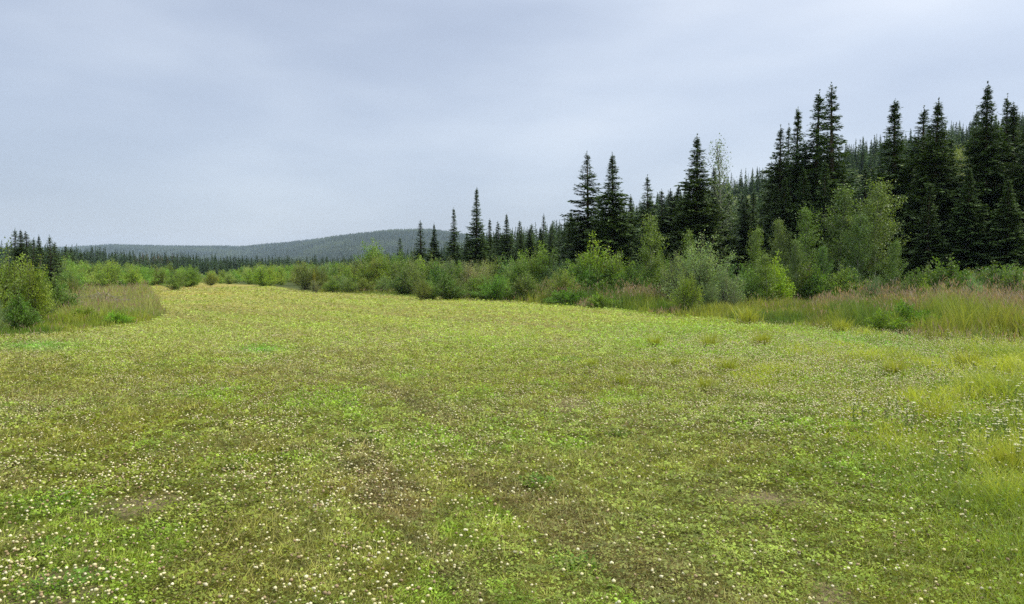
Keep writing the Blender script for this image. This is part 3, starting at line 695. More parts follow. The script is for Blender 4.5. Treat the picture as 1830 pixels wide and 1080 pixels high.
# ---- named spruces
for (X, top, dist, key, wid, label) in [
  (-18, 434, 50, 'broad2', 1.0, 'dark spruce cut by the left edge of the photo'),
  (30, 411, 50, 'small', 1.0, 'leftmost tall spruce top rising above the left willow thicket'),
  (39, 411, 48, 'broad', 0.95, 'dense dark spruce that is tallest of the left clump'),
  (51, 415, 50, 'narrow', 1.3, 'slim spruce just right of the tallest in the left clump'),
  (62, 427, 45, 'small', 1.1, 'shorter full spruce in the middle of the left clump'),
  (73, 421, 47, 'broad2', 0.9, 'pointed spruce right of the middle of the left clump'),
  (90, 423, 46, 'small', 1.0, 'spire topped spruce near the right end of the left clump'),
  (100, 434, 49, 'narrow', 1.3, 'small spruce ending the left clump beside the far hills'),
  (120, 441, 84, 'narrow2', 1.3, 'first low spruce right of the left clump, against the hazy hill'),
  (128, 443, 88, 'narrow', 1.3, 'second low spruce right of the left clump, against the hazy hill'),
  (146, 451, 92, 'narrow', 1.3, 'low spruce at the start of the far valley wood'),
  (717, 426, 62, 'narrow2', 1.0, 'thin young spruce poking out of the thicket left of the four lone spruces'),
  (753, 395, 64, 'ragged', 1.3, 'left one of the two open spruces standing against the far hill'),
  (776, 400, 60, 'broad2', .75, 'fuller one of the two spruces standing against the far hill'),
  (809, 373, 60, 'spire2', .85, 'slender column shaped spruce between the hill pair and the tallest lone spruce'),
  (850, 337, 58, 'spire', .95, 'tallest lone spruce with ragged tip in the middle of the photo'),
  (871, 392, 60, 'spire2', .9, 'compact spruce touching the right side of the tallest lone spruce'),
  (891, 397, 64, 'narrow', 1.0, 'thin spruce left of the blunt dense one in the middle'),
  (907, 383, 62, 'broad', .8, 'blunt dense spruce with brownish cone clusters in the middle'),
  (932, 396, 72, 'narrow2', 1.0, 'thin grey spruce spike right of the blunt dense one'),
  (950, 402, 78, 'narrow2', 1.1, 'short spruce spike behind the rounded alder'),
  (971, 383, 74, 'ragged', .9, 'dark narrow spruce left of the broad pair'),
  (986, 402, 76, 'narrow', 1.0, 'stubby spruce beside the dark narrow one left of the broad pair'),
  (1012, 398, 60, 'narrow', 1.2, 'small spruce tucked against the left side of the open broad spruce'),
  (1048, 275, 46, 'open', .95, 'open branched broad spruce, left of the broad pair'),
  (1093, 277, 44, 'broad', .98, 'dense cone shaped broad spruce, right of the broad pair'),
  (1128, 350, 54, 'broad2', .9, 'dark spruce behind the gap right of the broad pair'),
  (1157, 315, 52, 'open2', 1.0, 'thin sparse spruce top between the broad pair and the big dense spruce'),
  (1182, 340, 50, 'spire2', 1.0, 'middling spruce just right of the thin sparse top'),
  (1206, 348, 50, 'broad2', .9, 'dark spruce crowding the left side of the big dense spruce'),
  (1240, 245, 43, 'broad2', 1.0, 'big dense spruce left of the thin leafed poplar'),
  (1275, 300, 46, 'broad', .9, 'bushy spruce below the thin leafed poplar'),
  (1330, 352, 52, 'narrow', 1.2, 'small spruce at the foot of the hillside right of the poplar'),
  (1391, 228, 48, 'open2', .95, 'leftmost of the row of tall thin spruces'),
  (1403, 226, 50, 'open2', .7, 'barest thin spruce, second in the row of tall thin spruces'),
  (1420, 197, 48, 'spire', .9, 'third in the row of tall thin spruces, ragged and narrow'),
  (1450, 168, 47, 'open2', 1.15, 'open airy spruce, fourth in the row of tall thin spruces'),
  (1484, 155, 45, 'ragged', 1.1, 'darkest and tallest of the row of tall thin spruces'),
  (1435, 300, 44, 'broad', .9, 'lower full spruce filling the gap under the tall thin row'),
  (1400, 318, 44, 'broad2', .9, 'lower spruce under the left end of the tall thin row'),
  (1470, 290, 43, 'spire2', 1.0, 'lower spruce under the right end of the tall thin row'),
  (1594, 183, 44, 'spire', 1.25, 'lone twin tipped spruce behind the leafy aspens'),
  (1545, 300, 52, 'narrow', 1.3, 'small spruce seen over the top of the aspens'),
  (1622, 290, 44, 'spire2', 1.0, 'spruce filling the foot of the twin tipped spruce'),
  (1643, 195, 42, 'open2', 1.1, 'sparse topped spruce left of the heavy brown tipped one'),
  (1667, 183, 40, 'broad2', .95, 'heavy full spruce with brown cone laden tip'),
  (1692, 250, 44, 'spire2', 1.0, 'shorter spruce right of the heavy brown tipped one'),
  (1738, 197, 50, 'open2', .8, 'thin spruce spike just left of the tallest right hand spruce'),
  (1764, 152, 39, 'broad2', .85, 'tallest spruce at the right side with a tufted tip'),
  (1790, 175, 42, 'open2', .9, 'thin tipped spruce right of the tallest one at the right side'),
  (1804, 190, 42, 'spire', 1.0, 'sparse spruce third from the right edge'),
  (1822, 212, 38, 'broad', .8, 'dark spruce at the right edge of the photo'),
  (1852, 190, 40, 'broad2', 1.0, 'spruce mostly cut off by the right edge of the photo'),
  (1730, 300, 37, 'broad', .95, 'low dark spruce under the pale birch'),
  (1660, 330, 37, 'spire2', 1.2, 'low spruce directly right of the aspens'),
  (1795, 320, 36, 'broad2', 1.0, 'low spruce shading the shrubs at the right'),
 ]:
    place(SPR, key, 'spruce_tree', TP, X, top, dist, label, 'spruce tree', 'spruces around the clearing', wid)
# ---- lower spruces that close the wall between the named ones
def fill_spruce(n, xs, tops, ds, keys, label, group, tj=14):
    for i in range(n):
        u = (i + random.random()) / n; X = xs[0] + (xs[1] - xs[0]) * u
        place(SPR, random.choice(keys), 'spruce_tree', TP, X, np.interp(u, np.linspace(0, 1, len(tops)), tops) + random.uniform(-tj, tj), random.uniform(*ds), label, 'spruce tree', group, random.uniform(.85, 1.15))
fill_spruce(14, (1620, 1860), (320, 300, 320), (40, 50), ['broad', 'broad2', 'spire2'], 'lower dark spruce in the tree wall at the right', 'lower spruces of the right tree wall', 30)
fill_spruce(10, (1385, 1600), (300, 310, 330), (46, 56), ['broad', 'broad2', 'narrow'], 'lower dark spruce behind the aspens', 'lower spruces behind the aspens', 24)
fill_spruce(11, (1190, 1390), (345, 365, 340), (46, 60), ['broad2', 'broad', 'narrow'], 'lower dark spruce around the thin leafed poplar', 'lower spruces around the poplar', 18)
fill_spruce(9, (1015, 1190), (385, 395, 375), (46, 60), ['broad2', 'broad', 'narrow'], 'lower dark spruce behind the broad pair', 'lower spruces behind the broad pair', 14)
fill_spruce(9, (830, 1010), (418, 412), (60, 74), ['broad2', 'narrow'], 'low dark spruce behind the lone spruces', 'low spruces behind the lone spruces', 8)
# ---- leafy trees
for (X, top, dist, key, wid, tint, name, label) in [
  (1286, 253, 45, 'thin', .9, (1, 1, 1), 'poplar_tree', 'tall grey-green poplar with sparse see-through top beside the big dense spruce'),
  (1716, 268, 62, 'birch', .9, (1, 1, 1), 'birch_tree', 'pale yellow-green birch standing among dark spruces on the right slope'),
  (1835, 290, 44, 'birch', .8, (.6, .75, .6), 'birch_tree', 'green birch at the right edge behind the spruces'),
  (1160, 385, 37, 'slim', 1.2, (.95, .95, .8), 'aspen_sapling', 'slender light sapling rising in front of the thin sparse spruce'),
  (1232, 412, 33, 'slim', .8, (1.1, 1.1, .8), 'aspen_sapling', 'thin bright sapling sticking out above the grey willow'),
  (1350, 408, 36, 'aspen2', .9, (1.05, 1.05, .95), 'aspen_tree', 'leftmost young aspen right of the grey willow'),
  (1368, 455, 31.5, 'slim', 1.5, (1.05, 1.1, .7), 'aspen_sapling', 'low yellow-green sapling in front of the leftmost aspen'),
  (1392, 395, 37, 'aspen', .8, (.95, .98, .9), 'aspen_tree', 'second young aspen from the grey willow, mid green'),
  (1440, 372, 37, 'aspen2', 1.0, (.92, 1, .9), 'aspen_tree', 'third young aspen from the grey willow, pointed top'),
  (1420, 430, 34, 'aspen', .9, (.8, .95, .8), 'aspen_sapling', 'short dark green aspen in front of the pointed one'),
  (1500, 338, 39, 'aspen', 1.05, (.82, .95, .85), 'aspen_tree', 'broad darker aspen left of the tallest aspen'),
  (1568, 328, 37, 'aspen3', .95, (.95, 1, .9), 'aspen_tree', 'tallest and fullest young aspen with glinting leaves'),
  (1535, 385, 36, 'aspen3', .9, (.75, .9, .8), 'aspen_tree', 'low dark aspen filling the gap under the two tallest'),
  (1598, 430, 34, 'aspen2', .9, (.85, .95, .8), 'aspen_sapling', 'short aspen at the right foot of the tallest aspen'),
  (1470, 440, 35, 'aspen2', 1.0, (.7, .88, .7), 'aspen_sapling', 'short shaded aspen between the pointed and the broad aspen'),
 ]:
    place(POP, key, name, TP, X, top, dist, label, 'tree', 'leafy trees along the forest edge', wid, tint)
# ---- named shrubs
for (X, top, dist, key, wid, tint, label) in [
  (-15, 440, 21, 'willow2', 1.0, (1, 1, 1), 'willow shrub cut by the left edge of the photo'),
  (18, 447, 22, 'willow', .8, (1.05, 1, .9), 'big olive willow shrub at the left edge'),
  (52, 462, 21.5, 'willow2', .7, (1.15, 1.05, .8), 'yellowish willow shrub with the round top at the far left'),
  (33, 520, 19.5, 'dark', .8, (.95, 1.1, .7), 'low bright green leafy shrub in front of the olive willow'),
  (-8, 535, 18.8, 'grey2', .7, (.9, 1, 1), 'low grey-green shrub at the left edge'),
  (98, 488, 27, 'dark', .9, (1.1, 1.1, 1), 'green shrub between the olive willow and the dead brush'),
  (82, 525, 24, 'grey', .55, (.85, .85, .85), 'grey twiggy low shrub beside the dead brush'),
  (128, 478, 46, 'willow3', 1.0, (.95, 1.05, .9), 'round green shrub under the right end of the left spruces'),
  (108, 468, 54, 'willow2', 1.0, (1.1, 1.1, .8), 'light green shrub tucked below the left spruces'),
  (665, 430, 62, 'alder', .95, (.9, 1, .9), 'tall rounded alder in front of the hazy hill'),
  (690, 455, 58, 'willow2', 1.1, (1.2, 1.15, .85), 'light yellow-green shrub right of the tall rounded alder'),
  (718, 448, 60, 'alder', .7, (.8, .9, .8), 'dark alder round the thin young spruce'),
  (640, 462, 62, 'willow', 1.1, (.85, .95, .95), 'bluish green shrub left of the tall rounded alder'),
  (757, 465, 50, 'yellow', 1.2, (.95, 1, .9), 'yellow willow shrub under the two spruces by the hill'),
  (724, 480, 50, 'dark', 1.3, (.9, .95, .9), 'dark dense shrub at the mown edge left of the yellow willow'),
  (562, 485, 62, 'yellow', .35, (1.5, .95, .4), 'small orange-yellow autumn shrub at the mown edge'),
  (835, 485, 46, 'yellow', .7, (1.0, 1.05, .9), 'small bright yellow-green shrub in front of the thicket'),
  (965, 435, 44, 'alder', 1.0, (.92, .98, .85), 'large rounded olive alder left of the broad spruce pair'),
  (928, 455, 43, 'alder', .85, (.85, .95, .85), 'olive alder shoulder left of the large rounded one'),
  (1066, 434, 40, 'yellow', 1.25, (1, 1, 1), 'bright yellow-green willow below the broad spruce pair'),
  (1033, 462, 42, 'willow', 1.0, (1, 1.02, 1.05), 'soft green willow left of the bright yellow-green one'),
  (1108, 448, 39, 'willow2', .95, (1.05, 1.1, .85), 'light green willow right of the bright yellow-green one'),
  (1140, 462, 37, 'willow3', .9, (.85, .95, .85), 'mid green willow below the slender light sapling'),
  (1180, 452, 38, 'alder', .55, (.85, .95, .8), 'dark green alder between the saplings'),
  (1248, 428, 30.5, 'grey', .95, (1, 1, 1), 'big silvery grey-green willow in the middle of the shrubs'),
  (1212, 452, 32, 'grey2', .7, (1, 1.0, .95), 'smaller grey willow at the left of the big silvery one'),
  (1302, 478, 29, 'grey2', .85, (.85, .92, .95), 'low grey willow right of the big silvery one'),
  (1226, 485, 27.5, 'willow2', .75, (1.05, 1.05, .8), 'green willow standing forward at the verge'),
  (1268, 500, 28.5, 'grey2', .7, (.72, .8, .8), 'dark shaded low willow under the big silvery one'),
  (1385, 462, 32.5, 'yellow', .9, (.95, 1, .8), 'yellow-green bushy willow in front of the aspens'),
  (1335, 475, 32, 'willow3', .8, (.95, 1, .95), 'green shrub between the low grey willow and the yellow-green one'),
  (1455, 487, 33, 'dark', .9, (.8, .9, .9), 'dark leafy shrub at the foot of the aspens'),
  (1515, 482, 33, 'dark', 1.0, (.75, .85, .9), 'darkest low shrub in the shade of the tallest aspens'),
  (1560, 492, 31.5, 'grey2', .7, (.75, .9, .9), 'small blue-green shrub behind the pink grass'),
  (1628, 478, 32, 'willow3', .7, (.8, .9, .75), 'green shrub just right of the aspens'),
  (1700, 462, 31, 'dark', 1.1, (1.1, 1.1, .9), 'rounded dark green shrub under the low dark spruces'),
  (1652, 498, 28.5, 'yellow', .7, (.95, 1, .8), 'yellowing low shrub with a rusty shoot above the grass'),
  (1740, 490, 28, 'grey2', .65, (1, 1.25, 1.25), 'pale blue-green low willow at the right'),
  (1775, 475, 30, 'dark', 1.0, (1.05, 1.1, 1.1), 'leafy green shrub right of the pale blue-green willow'),
  (1815, 478, 28, 'dark', 1.0, (1.25, 1.2, 1.0), 'leafy shrub near the right edge above the pink grass'),
  (1845, 468, 29, 'willow3', .9, (.9, 1, .8), 'shrub cut by the right edge of the photo'),
 ]:
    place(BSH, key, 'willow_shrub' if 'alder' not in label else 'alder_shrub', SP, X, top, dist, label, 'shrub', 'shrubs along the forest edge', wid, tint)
# ---- thicket fill: repeats nothing tells apart, by stretch of the edge
def fill(n, xs, tops, ds, keys, label, group, tj=8, tint=(1, 1, 1)):
    for i in range(n):
        u = (i + random.random()) / n
        X = xs[0] + (xs[1] - xs[0]) * u; top = np.interp(u, np.linspace(0, 1, len(tops)), tops) + random.uniform(-tj, tj)
        dd = random.uniform(*ds); k = random.choice(keys)
        t = tuple(a * random.uniform(.82, 1.15) for a in tint)
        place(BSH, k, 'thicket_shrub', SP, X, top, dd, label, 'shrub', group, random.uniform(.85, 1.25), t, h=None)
W3 = ['willow', 'willow2', 'willow3', 'dark', 'grey2', 'willow3']
fill(16, (735, 960), (460, 468, 460), (44, 52), W3 + ['alder'], 'green shrub in the thicket below the lone spruces', 'thicket below the lone spruces')
fill(11, (745, 985), (492, 490), (40, 43), ['willow', 'dark', 'willow3', 'willow2'], 'low leafy shrub at the front of the thicket below the lone spruces', 'front of the thicket below the lone spruces', 6)
fill(16, (545, 740), (468, 456), (58, 68), W3, 'green shrub in the thicket left of the lone spruces', 'thicket left of the lone spruces')
fill(8, (560, 735), (495, 490), (54, 56), ['willow', 'grey2', 'dark'], 'low shrub at the foot of the thicket left of the lone spruces', 'foot of the thicket left of the lone spruces', 5, (1.05, 1, .9))
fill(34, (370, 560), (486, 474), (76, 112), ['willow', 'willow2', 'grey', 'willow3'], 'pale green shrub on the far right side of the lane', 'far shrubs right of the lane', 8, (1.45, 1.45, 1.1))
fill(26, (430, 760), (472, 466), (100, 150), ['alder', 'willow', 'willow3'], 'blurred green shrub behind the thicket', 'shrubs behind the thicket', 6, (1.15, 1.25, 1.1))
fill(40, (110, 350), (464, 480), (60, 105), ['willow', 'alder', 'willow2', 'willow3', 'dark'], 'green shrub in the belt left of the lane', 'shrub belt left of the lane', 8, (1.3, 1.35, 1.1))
fill(16, (200, 420), (486, 491), (110, 150), ['willow', 'willow2', 'grey'], 'small far shrub where the lane ends', 'shrubs where the lane ends', 4, (1.3, 1.35, 1.1))
fill(18, (985, 1210), (470, 474), (37, 44), W3, 'green shrub filling between the willows below the broad spruces', 'shrubs below the broad spruces', 9, (1.15, 1.15, 1))
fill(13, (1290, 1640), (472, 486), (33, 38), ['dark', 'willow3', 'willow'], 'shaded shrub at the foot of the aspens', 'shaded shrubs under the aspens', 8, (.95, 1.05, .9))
fill(14, (1640, 1860), (474, 480), (30, 35), ['dark', 'willow3'], 'leafy shrub in the row under the right hand spruces', 'shrubs under the right hand spruces', 7, (.9, .98, .9))
fill(9, (-60, 130), (470, 495), (26, 50), ['willow', 'willow2', 'dark', 'willow3'], 'green shrub in the thicket at the far left', 'thicket at the far left', 6)

# ---------------------------------------------------------------- forests
def scatter(n, fx, fd, hfun, keep=None):
    out = []
    while len(out) < n:
        X = random.uniform(*fx); dd = random.uniform(fd[0] ** 2, fd[1] ** 2) ** .5
        if keep and not keep(X, dd): continue
        x = (X - 915) / FPX * dd
        out.append((x, dd, hz_at(x, dd), hfun(X, dd)))
    return out
def farforest(pts, name, lab=None, cat=None, group=None, stuff=True, tintf=None):
    if stuff:
        Vs = []; Qs = []; Ks = []; off = 0
        base = []
        for f in FAR:
            base.append((np.concatenate(f.V), np.concatenate(f.Q), np.concatenate(f.K)))
        for (x, y, z, h) in pts:
            V, Q, K = base[random.randrange(len(base))]
            a = random.uniform(0, 6.28); c, s = math.cos(a), math.sin(a); k = h / 9; wq = k * random.uniform(.8, 1.3)
            v = np.stack([(V[:, 0] * c - V[:, 1] * s) * wq + x, (V[:, 0] * s + V[:, 1] * c) * wq + y, V[:, 2] * k + z - .1], -1)
            Vs.append(v); Qs.append(Q + off); off += len(v)
            t = np.array(tintf(x, y)) if tintf else 1.0
            Ks.append(K * t * random.uniform(.75, 1.25))
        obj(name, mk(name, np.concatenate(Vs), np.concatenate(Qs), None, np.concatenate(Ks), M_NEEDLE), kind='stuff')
    else:
        for (x, y, z, h) in pts:
            o = obj('spruce_tree', random.choice(FARM), loc=(x, y, z - .1), label=lab, cat=cat, group=group)
            k = h / 9; wq = k * random.uniform(.8, 1.3); o.scale = (wq, wq, k); o.rotation_euler = (0, 0, random.uniform(0, 6.28))
            t = tintf(x, y) if tintf else (1, 1, 1); v = random.uniform(.75, 1.25); o.color = (t[0] * v, t[1] * v, t[2] * v, 1)
def hillkeep(X, dd):
    if X < 1000 and dd < 150: return False
    if X < 1230 and dd < 92: return False
    x = (X - 915) / FPX * dd
    gap = float(fbm(np.array([x]), np.array([dd]), 26, 12, 3)[0])
    return random.random() < (1.0 if gap < .48 else .3)
hh = lambda X, dd: random.uniform(4.5, 9.0) * (1.0 if dd > 90 else 1.15)
hill_pts = scatter(1900, (860, 2050), (66, 275), hh, hillkeep)
hill_pts.sort(key=lambda p: p[1])
farforest(hill_pts[:110], 'x', 'dark spruce low on the forested slope at the right', 'spruce tree', 'spruces low on the right slope', False)
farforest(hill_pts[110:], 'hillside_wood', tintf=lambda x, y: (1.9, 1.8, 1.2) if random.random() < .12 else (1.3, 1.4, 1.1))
def deadtint(x, y):
    X = 915 + FPX * x / y
    return (2.6, 1.15, 1.1) if (235 < X < 320 and 300 < y < 380 and random.random() < .45) else (1.1, 1.2, 1.05)
val = scatter(2300, (-150, 900), (200, 430), lambda X, dd: max(3.2, (EYE + (HY - np.interp(X, [-150, 140, 250, 400, 600, 900], [440, 450, 458, 464, 466, 455])) / FPX * dd) * (random.uniform(.62, 1.0) if random.random() < .8 else random.uniform(.95, 1.2))))
val.sort(key=lambda p: p[1])
farforest(val[:110], 'x', 'dark spruce in the front of the far valley wood', 'spruce tree', 'spruces of the far valley wood', False, deadtint)
farforest(val[110:], 'valley_wood', tintf=deadtint)
# leafy trees mixed in on the slope
for i in range(34):
    X = random.uniform(1150, 1850); dd = random.uniform(75, 180); x = (X - 915) / FPX * dd
    place(POP, random.choice(['birch', 'aspen', 'aspen2']), 'birch_tree', TP, X, 0, dd, 'pale green leafy tree among the spruces on the right slope', 'tree', 'leafy trees on the right slope', 1.0, (1.1, 1.1, .9), h=random.uniform(4.5, 8))
# far hill forest
def far_hill_wood():
    n = 42000
    X = rng.uniform(-120, 1150, n); fr = rng.uniform(.55, 1.03, n)
    D = np.interp(X, [0, 430, 620], [3300, 3100, 2300]); y = D * fr; x = (X - 915) / FPX * y; z = height(x, y)
    h = rng.uniform(7, 15, n) * (.8 + .4 * fbm(x, y, 200, 31, 2)); r = h * rng.uniform(.18, .34, n)
    a = rng.uniform(0, 6.28, n)
    vs = [np.stack([x + np.cos(a + k * 1.571) * r, y + np.sin(a + k * 1.571) * r, z - .3 + 0 * a], -1) for k in range(4)] + [np.stack([x, y, z + h], -1)]
    V = np.stack(vs, 1).reshape(-1, 3); b = np.arange(n)[:, None] * 5
    T = np.concatenate([b + np.array([k, (k + 1) % 4, 4]) for k in range(4)])
    leafy = sst(.48, .62, fbm(x, y, 130, 32, 4, .6)) * .8
    c = lerp(np.broadcast_to(C(.018, .032, .017), (n, 3)), C(.045, .066, .030), leafy) * rng.uniform(.8, 1.2, (n, 1))
    obj('far_hill_wood', mk('far_hill_wood', V, None, T, np.repeat(c, 5, axis=0), M_NEEDLE), kind='stuff')
far_hill_wood()

# ---------------------------------------------------------------- grass tufts, weeds, yarrow, brush pile
def tuft(n, H, spread, c0, c1, wd, seed):
    global rng
    old = rng; rng = np.random.default_rng(4000 + seed); g = Geo()
    a = rng.uniform(0, 6.28, n); r = np.abs(rng.normal(0, spread * .4, n))
    P = np.stack([np.cos(a) * r, np.sin(a) * r, 0 * a - .01], -1); h = H * rng.uniform(.5, 1.1, n)
    le = np.stack([np.cos(a), np.sin(a), 0 * a], -1) * (h * rng.uniform(.1, .75, n))[:, None]
    wa = rng.uniform(0, 6.28, n); W = np.stack([np.cos(wa), np.sin(wa), 0 * a], -1) * wd
    K = jit(c0 * 1.25, n, .3); g.blades(P, h, le, W, K, K * 0 + jit(c1, n, .3)); rng = old
    return g.mesh('tuft', M_GRASS)
TU = [tuft(170, .24, .15, YG, C(.30, .32, .05), .003, 1), tuft(130, .2, .13, YG * .9, C(.30, .34, .04), .004, 2), tuft(220, .32, .22, YG, C(.33, .34, .06), .005, 3)]
def weed(n, R, Hh, seed):
    global rng
    old = rng; rng = np.random.default_rng(4100 + seed); g = Geo()
    a = rng.uniform(0, 6.28, n); r = R * rng.random(n) ** .5 * (.88 + .12 * np.sin(a * 2 + seed))
    P = np.stack([np.cos(a) * r, np.sin(a) * r, rng.uniform(.005, Hh, n)], -1)
    D = norm(np.stack([np.cos(a) + rng.normal(0, .6, n), np.sin(a) + rng.normal(0, .6, n), rng.uniform(.0, .9, n)], -1)); l = rng.uniform(.012, .034, n)
    W = norm(np.cross(D, np.stack([rng.normal(0, .4, n), rng.normal(0, .4, n), np.ones(n)], -1))) * (l * .3)[:, None]
    g.leaves(P, D * l[:, None], W, jit(C(.13, .24, .02), n, .35))
    g.tris(np.zeros((n, 3)) + [0, 0, .004], P - [0, 0, .004], np.tile([.0012, .0012, 0], (n, 1)), jit(C(.16, .2, .05), n)); rng = old
    return g.mesh('weed', M_LEAF)
WE = [weed(230, .17, .04, 1), weed(160, .12, .03, 2), weed(300, .26, .05, 3)]
def ground_put(name, me, X, Y, label, cat, group, s=1.):
    dd = dist_of(Y); x = (X - 915) / FPX * dd
    o = obj(name, me, loc=(x, dd, hz_at(x, dd)), label=label, cat=cat, group=group); o.scale = (s, s, s); o.rotation_euler = (0, 0, random.uniform(0, 6.28)); return o
for (X, Y, k, s, lab) in [
  (1262, 700, 0, 1.0, 'nearest of the bright yellow-green grass tufts right of centre'),
  (1303, 668, 1, 1.5, 'upright grass tuft just behind the nearest bright one'),
  (1112, 690, 1, 1.1, 'small thin grass tuft left of the bright tufts'),
  (1270, 622, 0, 1.6, 'wide yellow grass tuft near the mown band'),
  (1362, 620, 2, 1.2, 'tall fan shaped grass tuft near the mown band'),
  (1605, 675, 2, 1.0, 'narrow green tuft in the clover at the right'),
  (1172, 620, 1, 1.5, 'faint low tuft left of the wide yellow one'),
  (1340, 578, 2, 2.0, 'large yellow tussock on the verge in front of the grey willow'),
  (1800, 720, 2, 1.1, 'tall tuft among white flowers near the right edge'),
  (1735, 665, 2, 1.3, 'big loose tuft among the yarrow'),
  (1505, 595, 2, 1.4, 'arching tuft on the verge left of the green hummock'),
  (1060, 655, 1, .9, 'short tuft right of the leafy weed clump'),
  (1210, 655, 1, 1.0, 'short yellow tuft between the wide and the upright tufts'),
  (1680, 760, 0, 1.2, 'yellow-green tuft low in the flowery corner'),
  (1815, 850, 0, 1.3, 'tuft at the right edge of the near grass')]:
    ground_put('grass_tuft', TU[k], X, Y, lab, 'grass tuft', 'bright grass tufts in the field', s)
for (X, Y, k, s, lab) in [
  (1010, 645, 2, 1.3, 'leafy weed clump standing up in the middle of the field'),
  (962, 872, 0, 1.1, 'dark green weed patch in the near grass, centre'),
  (1030, 1022, 0, .9, 'small weed rosette near the bottom edge, centre'),
  (170, 1042, 1, .8, 'bright green weed rosette near the bottom left corner'),
  (80, 1062, 0, 1.1, 'weed mat in the bottom left corner'),
  (80, 985, 1, 1.1, 'small weed clump above the bare soil, bottom left'),
  (90, 905, 2, 1.0, 'wide clover mat at the lower left'),
  (650, 775, 1, 1.0, 'little green weed left of the centre'),
  (300, 715, 2, .9, 'green weed patch in the left of the field'),
  (415, 840, 1, .9, 'small bright weed in the clover at the left'),
  (1105, 780, 0, .9, 'yellow-green weed patch right of the centre')]:
    ground_put('weed_clump', WE[k], X, Y, lab, 'weed', 'leafy weeds in the turf', s)
# green hummocks where the mown band meets the verge
hum = bush_meshes('hummock', .8, 1.0, 90, 60, lsize=.07, narrow=.16, top=C(.15, .23, .03), low=C(.07, .13, .02), seed=31, whip=0)
LOW = {'hum': (.8, hum)}
for (X, Y, h, wd, tint, lab) in [
  (1583, 596, .62, .95, (1, 1, 1), 'rounded green weed hummock with a dark underside at the end of the mown band'),
  (1540, 584, .5, .8, (.8, .9, .9), 'second weed hummock behind the rounded one'),
  (1625, 590, .8, .9, (.75, .85, .9), 'taller dull green weed clump right of the rounded hummock'),
  (1020, 545, .8, 1.3, (.7, .85, .9), 'dark green grass hummock at the start of the pink topped verge'),
  (1075, 551, .65, 1.2, (.95, 1, .9), 'grass hummock right of the dark one on the pink topped verge'),
  (208, 582, .45, .9, (1.05, 1.15, .8), 'bright green weed hummock at the left mown edge'),
  (150, 575, .5, .8, (1.2, 1.1, .8), 'yellow-green hummock left of the bright one at the left mown edge')]:
    place(LOW, 'hum', 'weed_hummock', SP, X, 0, dist_of(Y), lab, 'weeds', 'weed hummocks at the mown edges', wd, tint, h=h)
def yarrow(seed):
    global rng
    old = rng; rng = np.random.default_rng(4200 + seed); g = Geo()
    for k in range(rng.integers(2, 5)):
        h = rng.uniform(.28, .5); q = rng.normal(0, .07, 2); b = np.array([q[0] * .4, q[1] * .4, 0]); e = np.array([q[0], q[1], h])
        g.tube([b, (b + e) / 2 + [.01, 0, 0], e], [.003, .0025, .002], C(.16, .2, .07), 4)
        n = 16; a = rng.uniform(0, 6.28, n); r = .028 * rng.random(n) ** .5
        P = e + np.stack([np.cos(a) * r, np.sin(a) * r, rng.normal(0, .003, n)], -1)
        for p in P:
            m = 5; aa = np.arange(m) * 1.257 + rng.random()
            D = np.stack([np.cos(aa), np.sin(aa), .35 + 0 * aa], -1) * .011; W = np.stack([-np.sin(aa), np.cos(aa), 0 * aa], -1) * .004
            g.leaves(np.tile(p, (m, 1)), D, W, jit(C(.74, .71, .54), m, .12))
        m = 26; s = rng.random(m); P = b + (e - b) * s[:, None]; D = rdir(m) * .04; D[:, 2] = abs(D[:, 2])
        g.leaves(P, D, norm(np.cross(D, rdir(m))) * .006, jit(C(.14, .2, .06), m))
    rng = old
    return g.mesh('yarrow', M_FLOWER)
YA = [yarrow(i) for i in range(5)]
k = 0
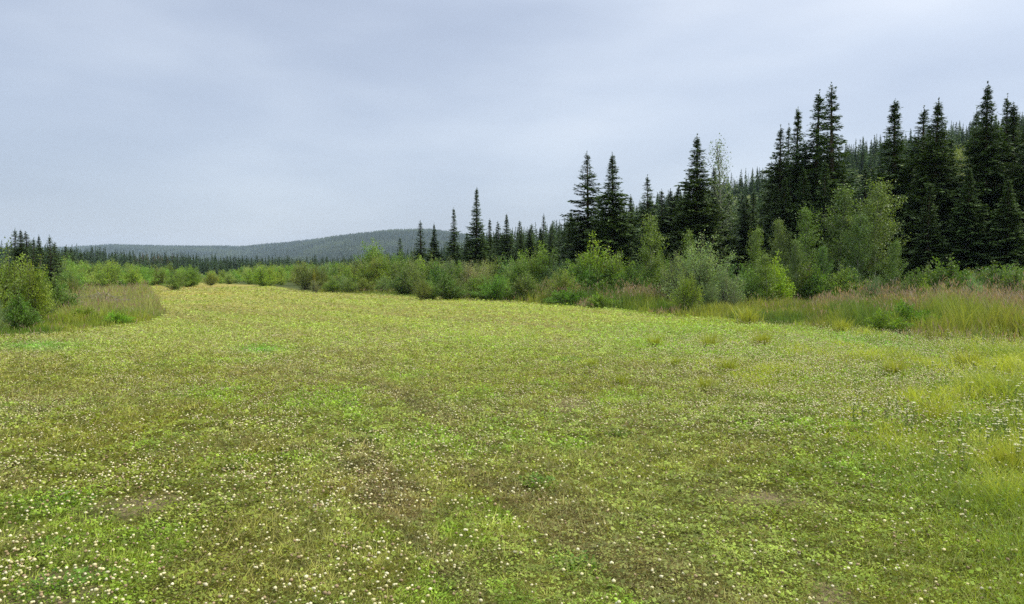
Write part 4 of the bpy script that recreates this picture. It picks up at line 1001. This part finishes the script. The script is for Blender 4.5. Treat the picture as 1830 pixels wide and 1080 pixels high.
while k < 85:
    X = random.uniform(1500, 1900); Y = random.uniform(600, 860)
    if random.random() > (X - 1450) / 300 * (1 if Y < 780 else .5): continue
    dd = dist_of(Y); x = (X - 915) / FPX * dd
    if tall_mask(np.array([x]), np.array([dd]))[0] > 1.5: continue
    ground_put('yarrow_plant', YA[k % 5], X, Y, 'white flat topped yarrow in the rough meadow at the right', 'wildflower', 'yarrow in the rough meadow', random.uniform(.45, .75)); k += 1
# fallen dead brush on the left verge
def brush():
    g = Geo()
    for i in range(120):
        a = random.uniform(0, 6.28); L0 = random.uniform(.5, 1.6); b = np.array([random.gauss(0, .8), random.gauss(0, .5), random.uniform(.05, .45)])
        e = b + np.array([math.cos(a) * L0, math.sin(a) * L0 * .6, random.uniform(-.1, .45)])
        p = stem_curve(b, e, 5, random.uniform(-.1, .15)); p[:, 2] = np.maximum(p[:, 2], .03)
        g.tube(p, np.linspace(.016, .004, 5), C(.27, .235, .20) * random.uniform(.5, 1.2), 5)
    return g.mesh('brush', M_BARK)
BR = brush()
for (X, Y, s, lab) in [(152, 549, .9, 'tangle of grey dead branches on the left verge, right pile'), (108, 553, .8, 'tangle of grey dead branches on the left verge, left pile')]:
    ground_put('brush_pile', BR, X, Y, lab, 'dead branches', 'dead brush on the left verge', s)

# ---------------------------------------------------------------- haze
me = bpy.data.meshes.new('haze')
x0, x1, y0, y1, z0_, z1 = -3600, 3600, -60, 3500, -8, 150
vv = [(x0, y0, z0_), (x1, y0, z0_), (x1, y1, z0_), (x0, y1, z0_), (x0, y0, z1), (x1, y0, z1), (x1, y1, z1), (x0, y1, z1)]
me.from_pydata(vv, [], [(0, 3, 2, 1), (4, 5, 6, 7), (0, 1, 5, 4), (1, 2, 6, 5), (2, 3, 7, 6), (3, 0, 4, 7)])
hm = bpy.data.materials.new('haze'); hm.use_nodes = True; t = hm.node_tree; t.nodes.clear()
pv = N(t, 'ShaderNodeVolumePrincipled'); pv.inputs['Color'].default_value = (.62, .80, 1.0, 1); pv.inputs['Density'].default_value = .00010
pv.inputs['Anisotropy'].default_value = .0
o = N(t, 'ShaderNodeOutputMaterial'); L(t, pv.outputs[0], o.inputs['Volume']); me.materials.append(hm)
obj('haze', me, kind='stuff')
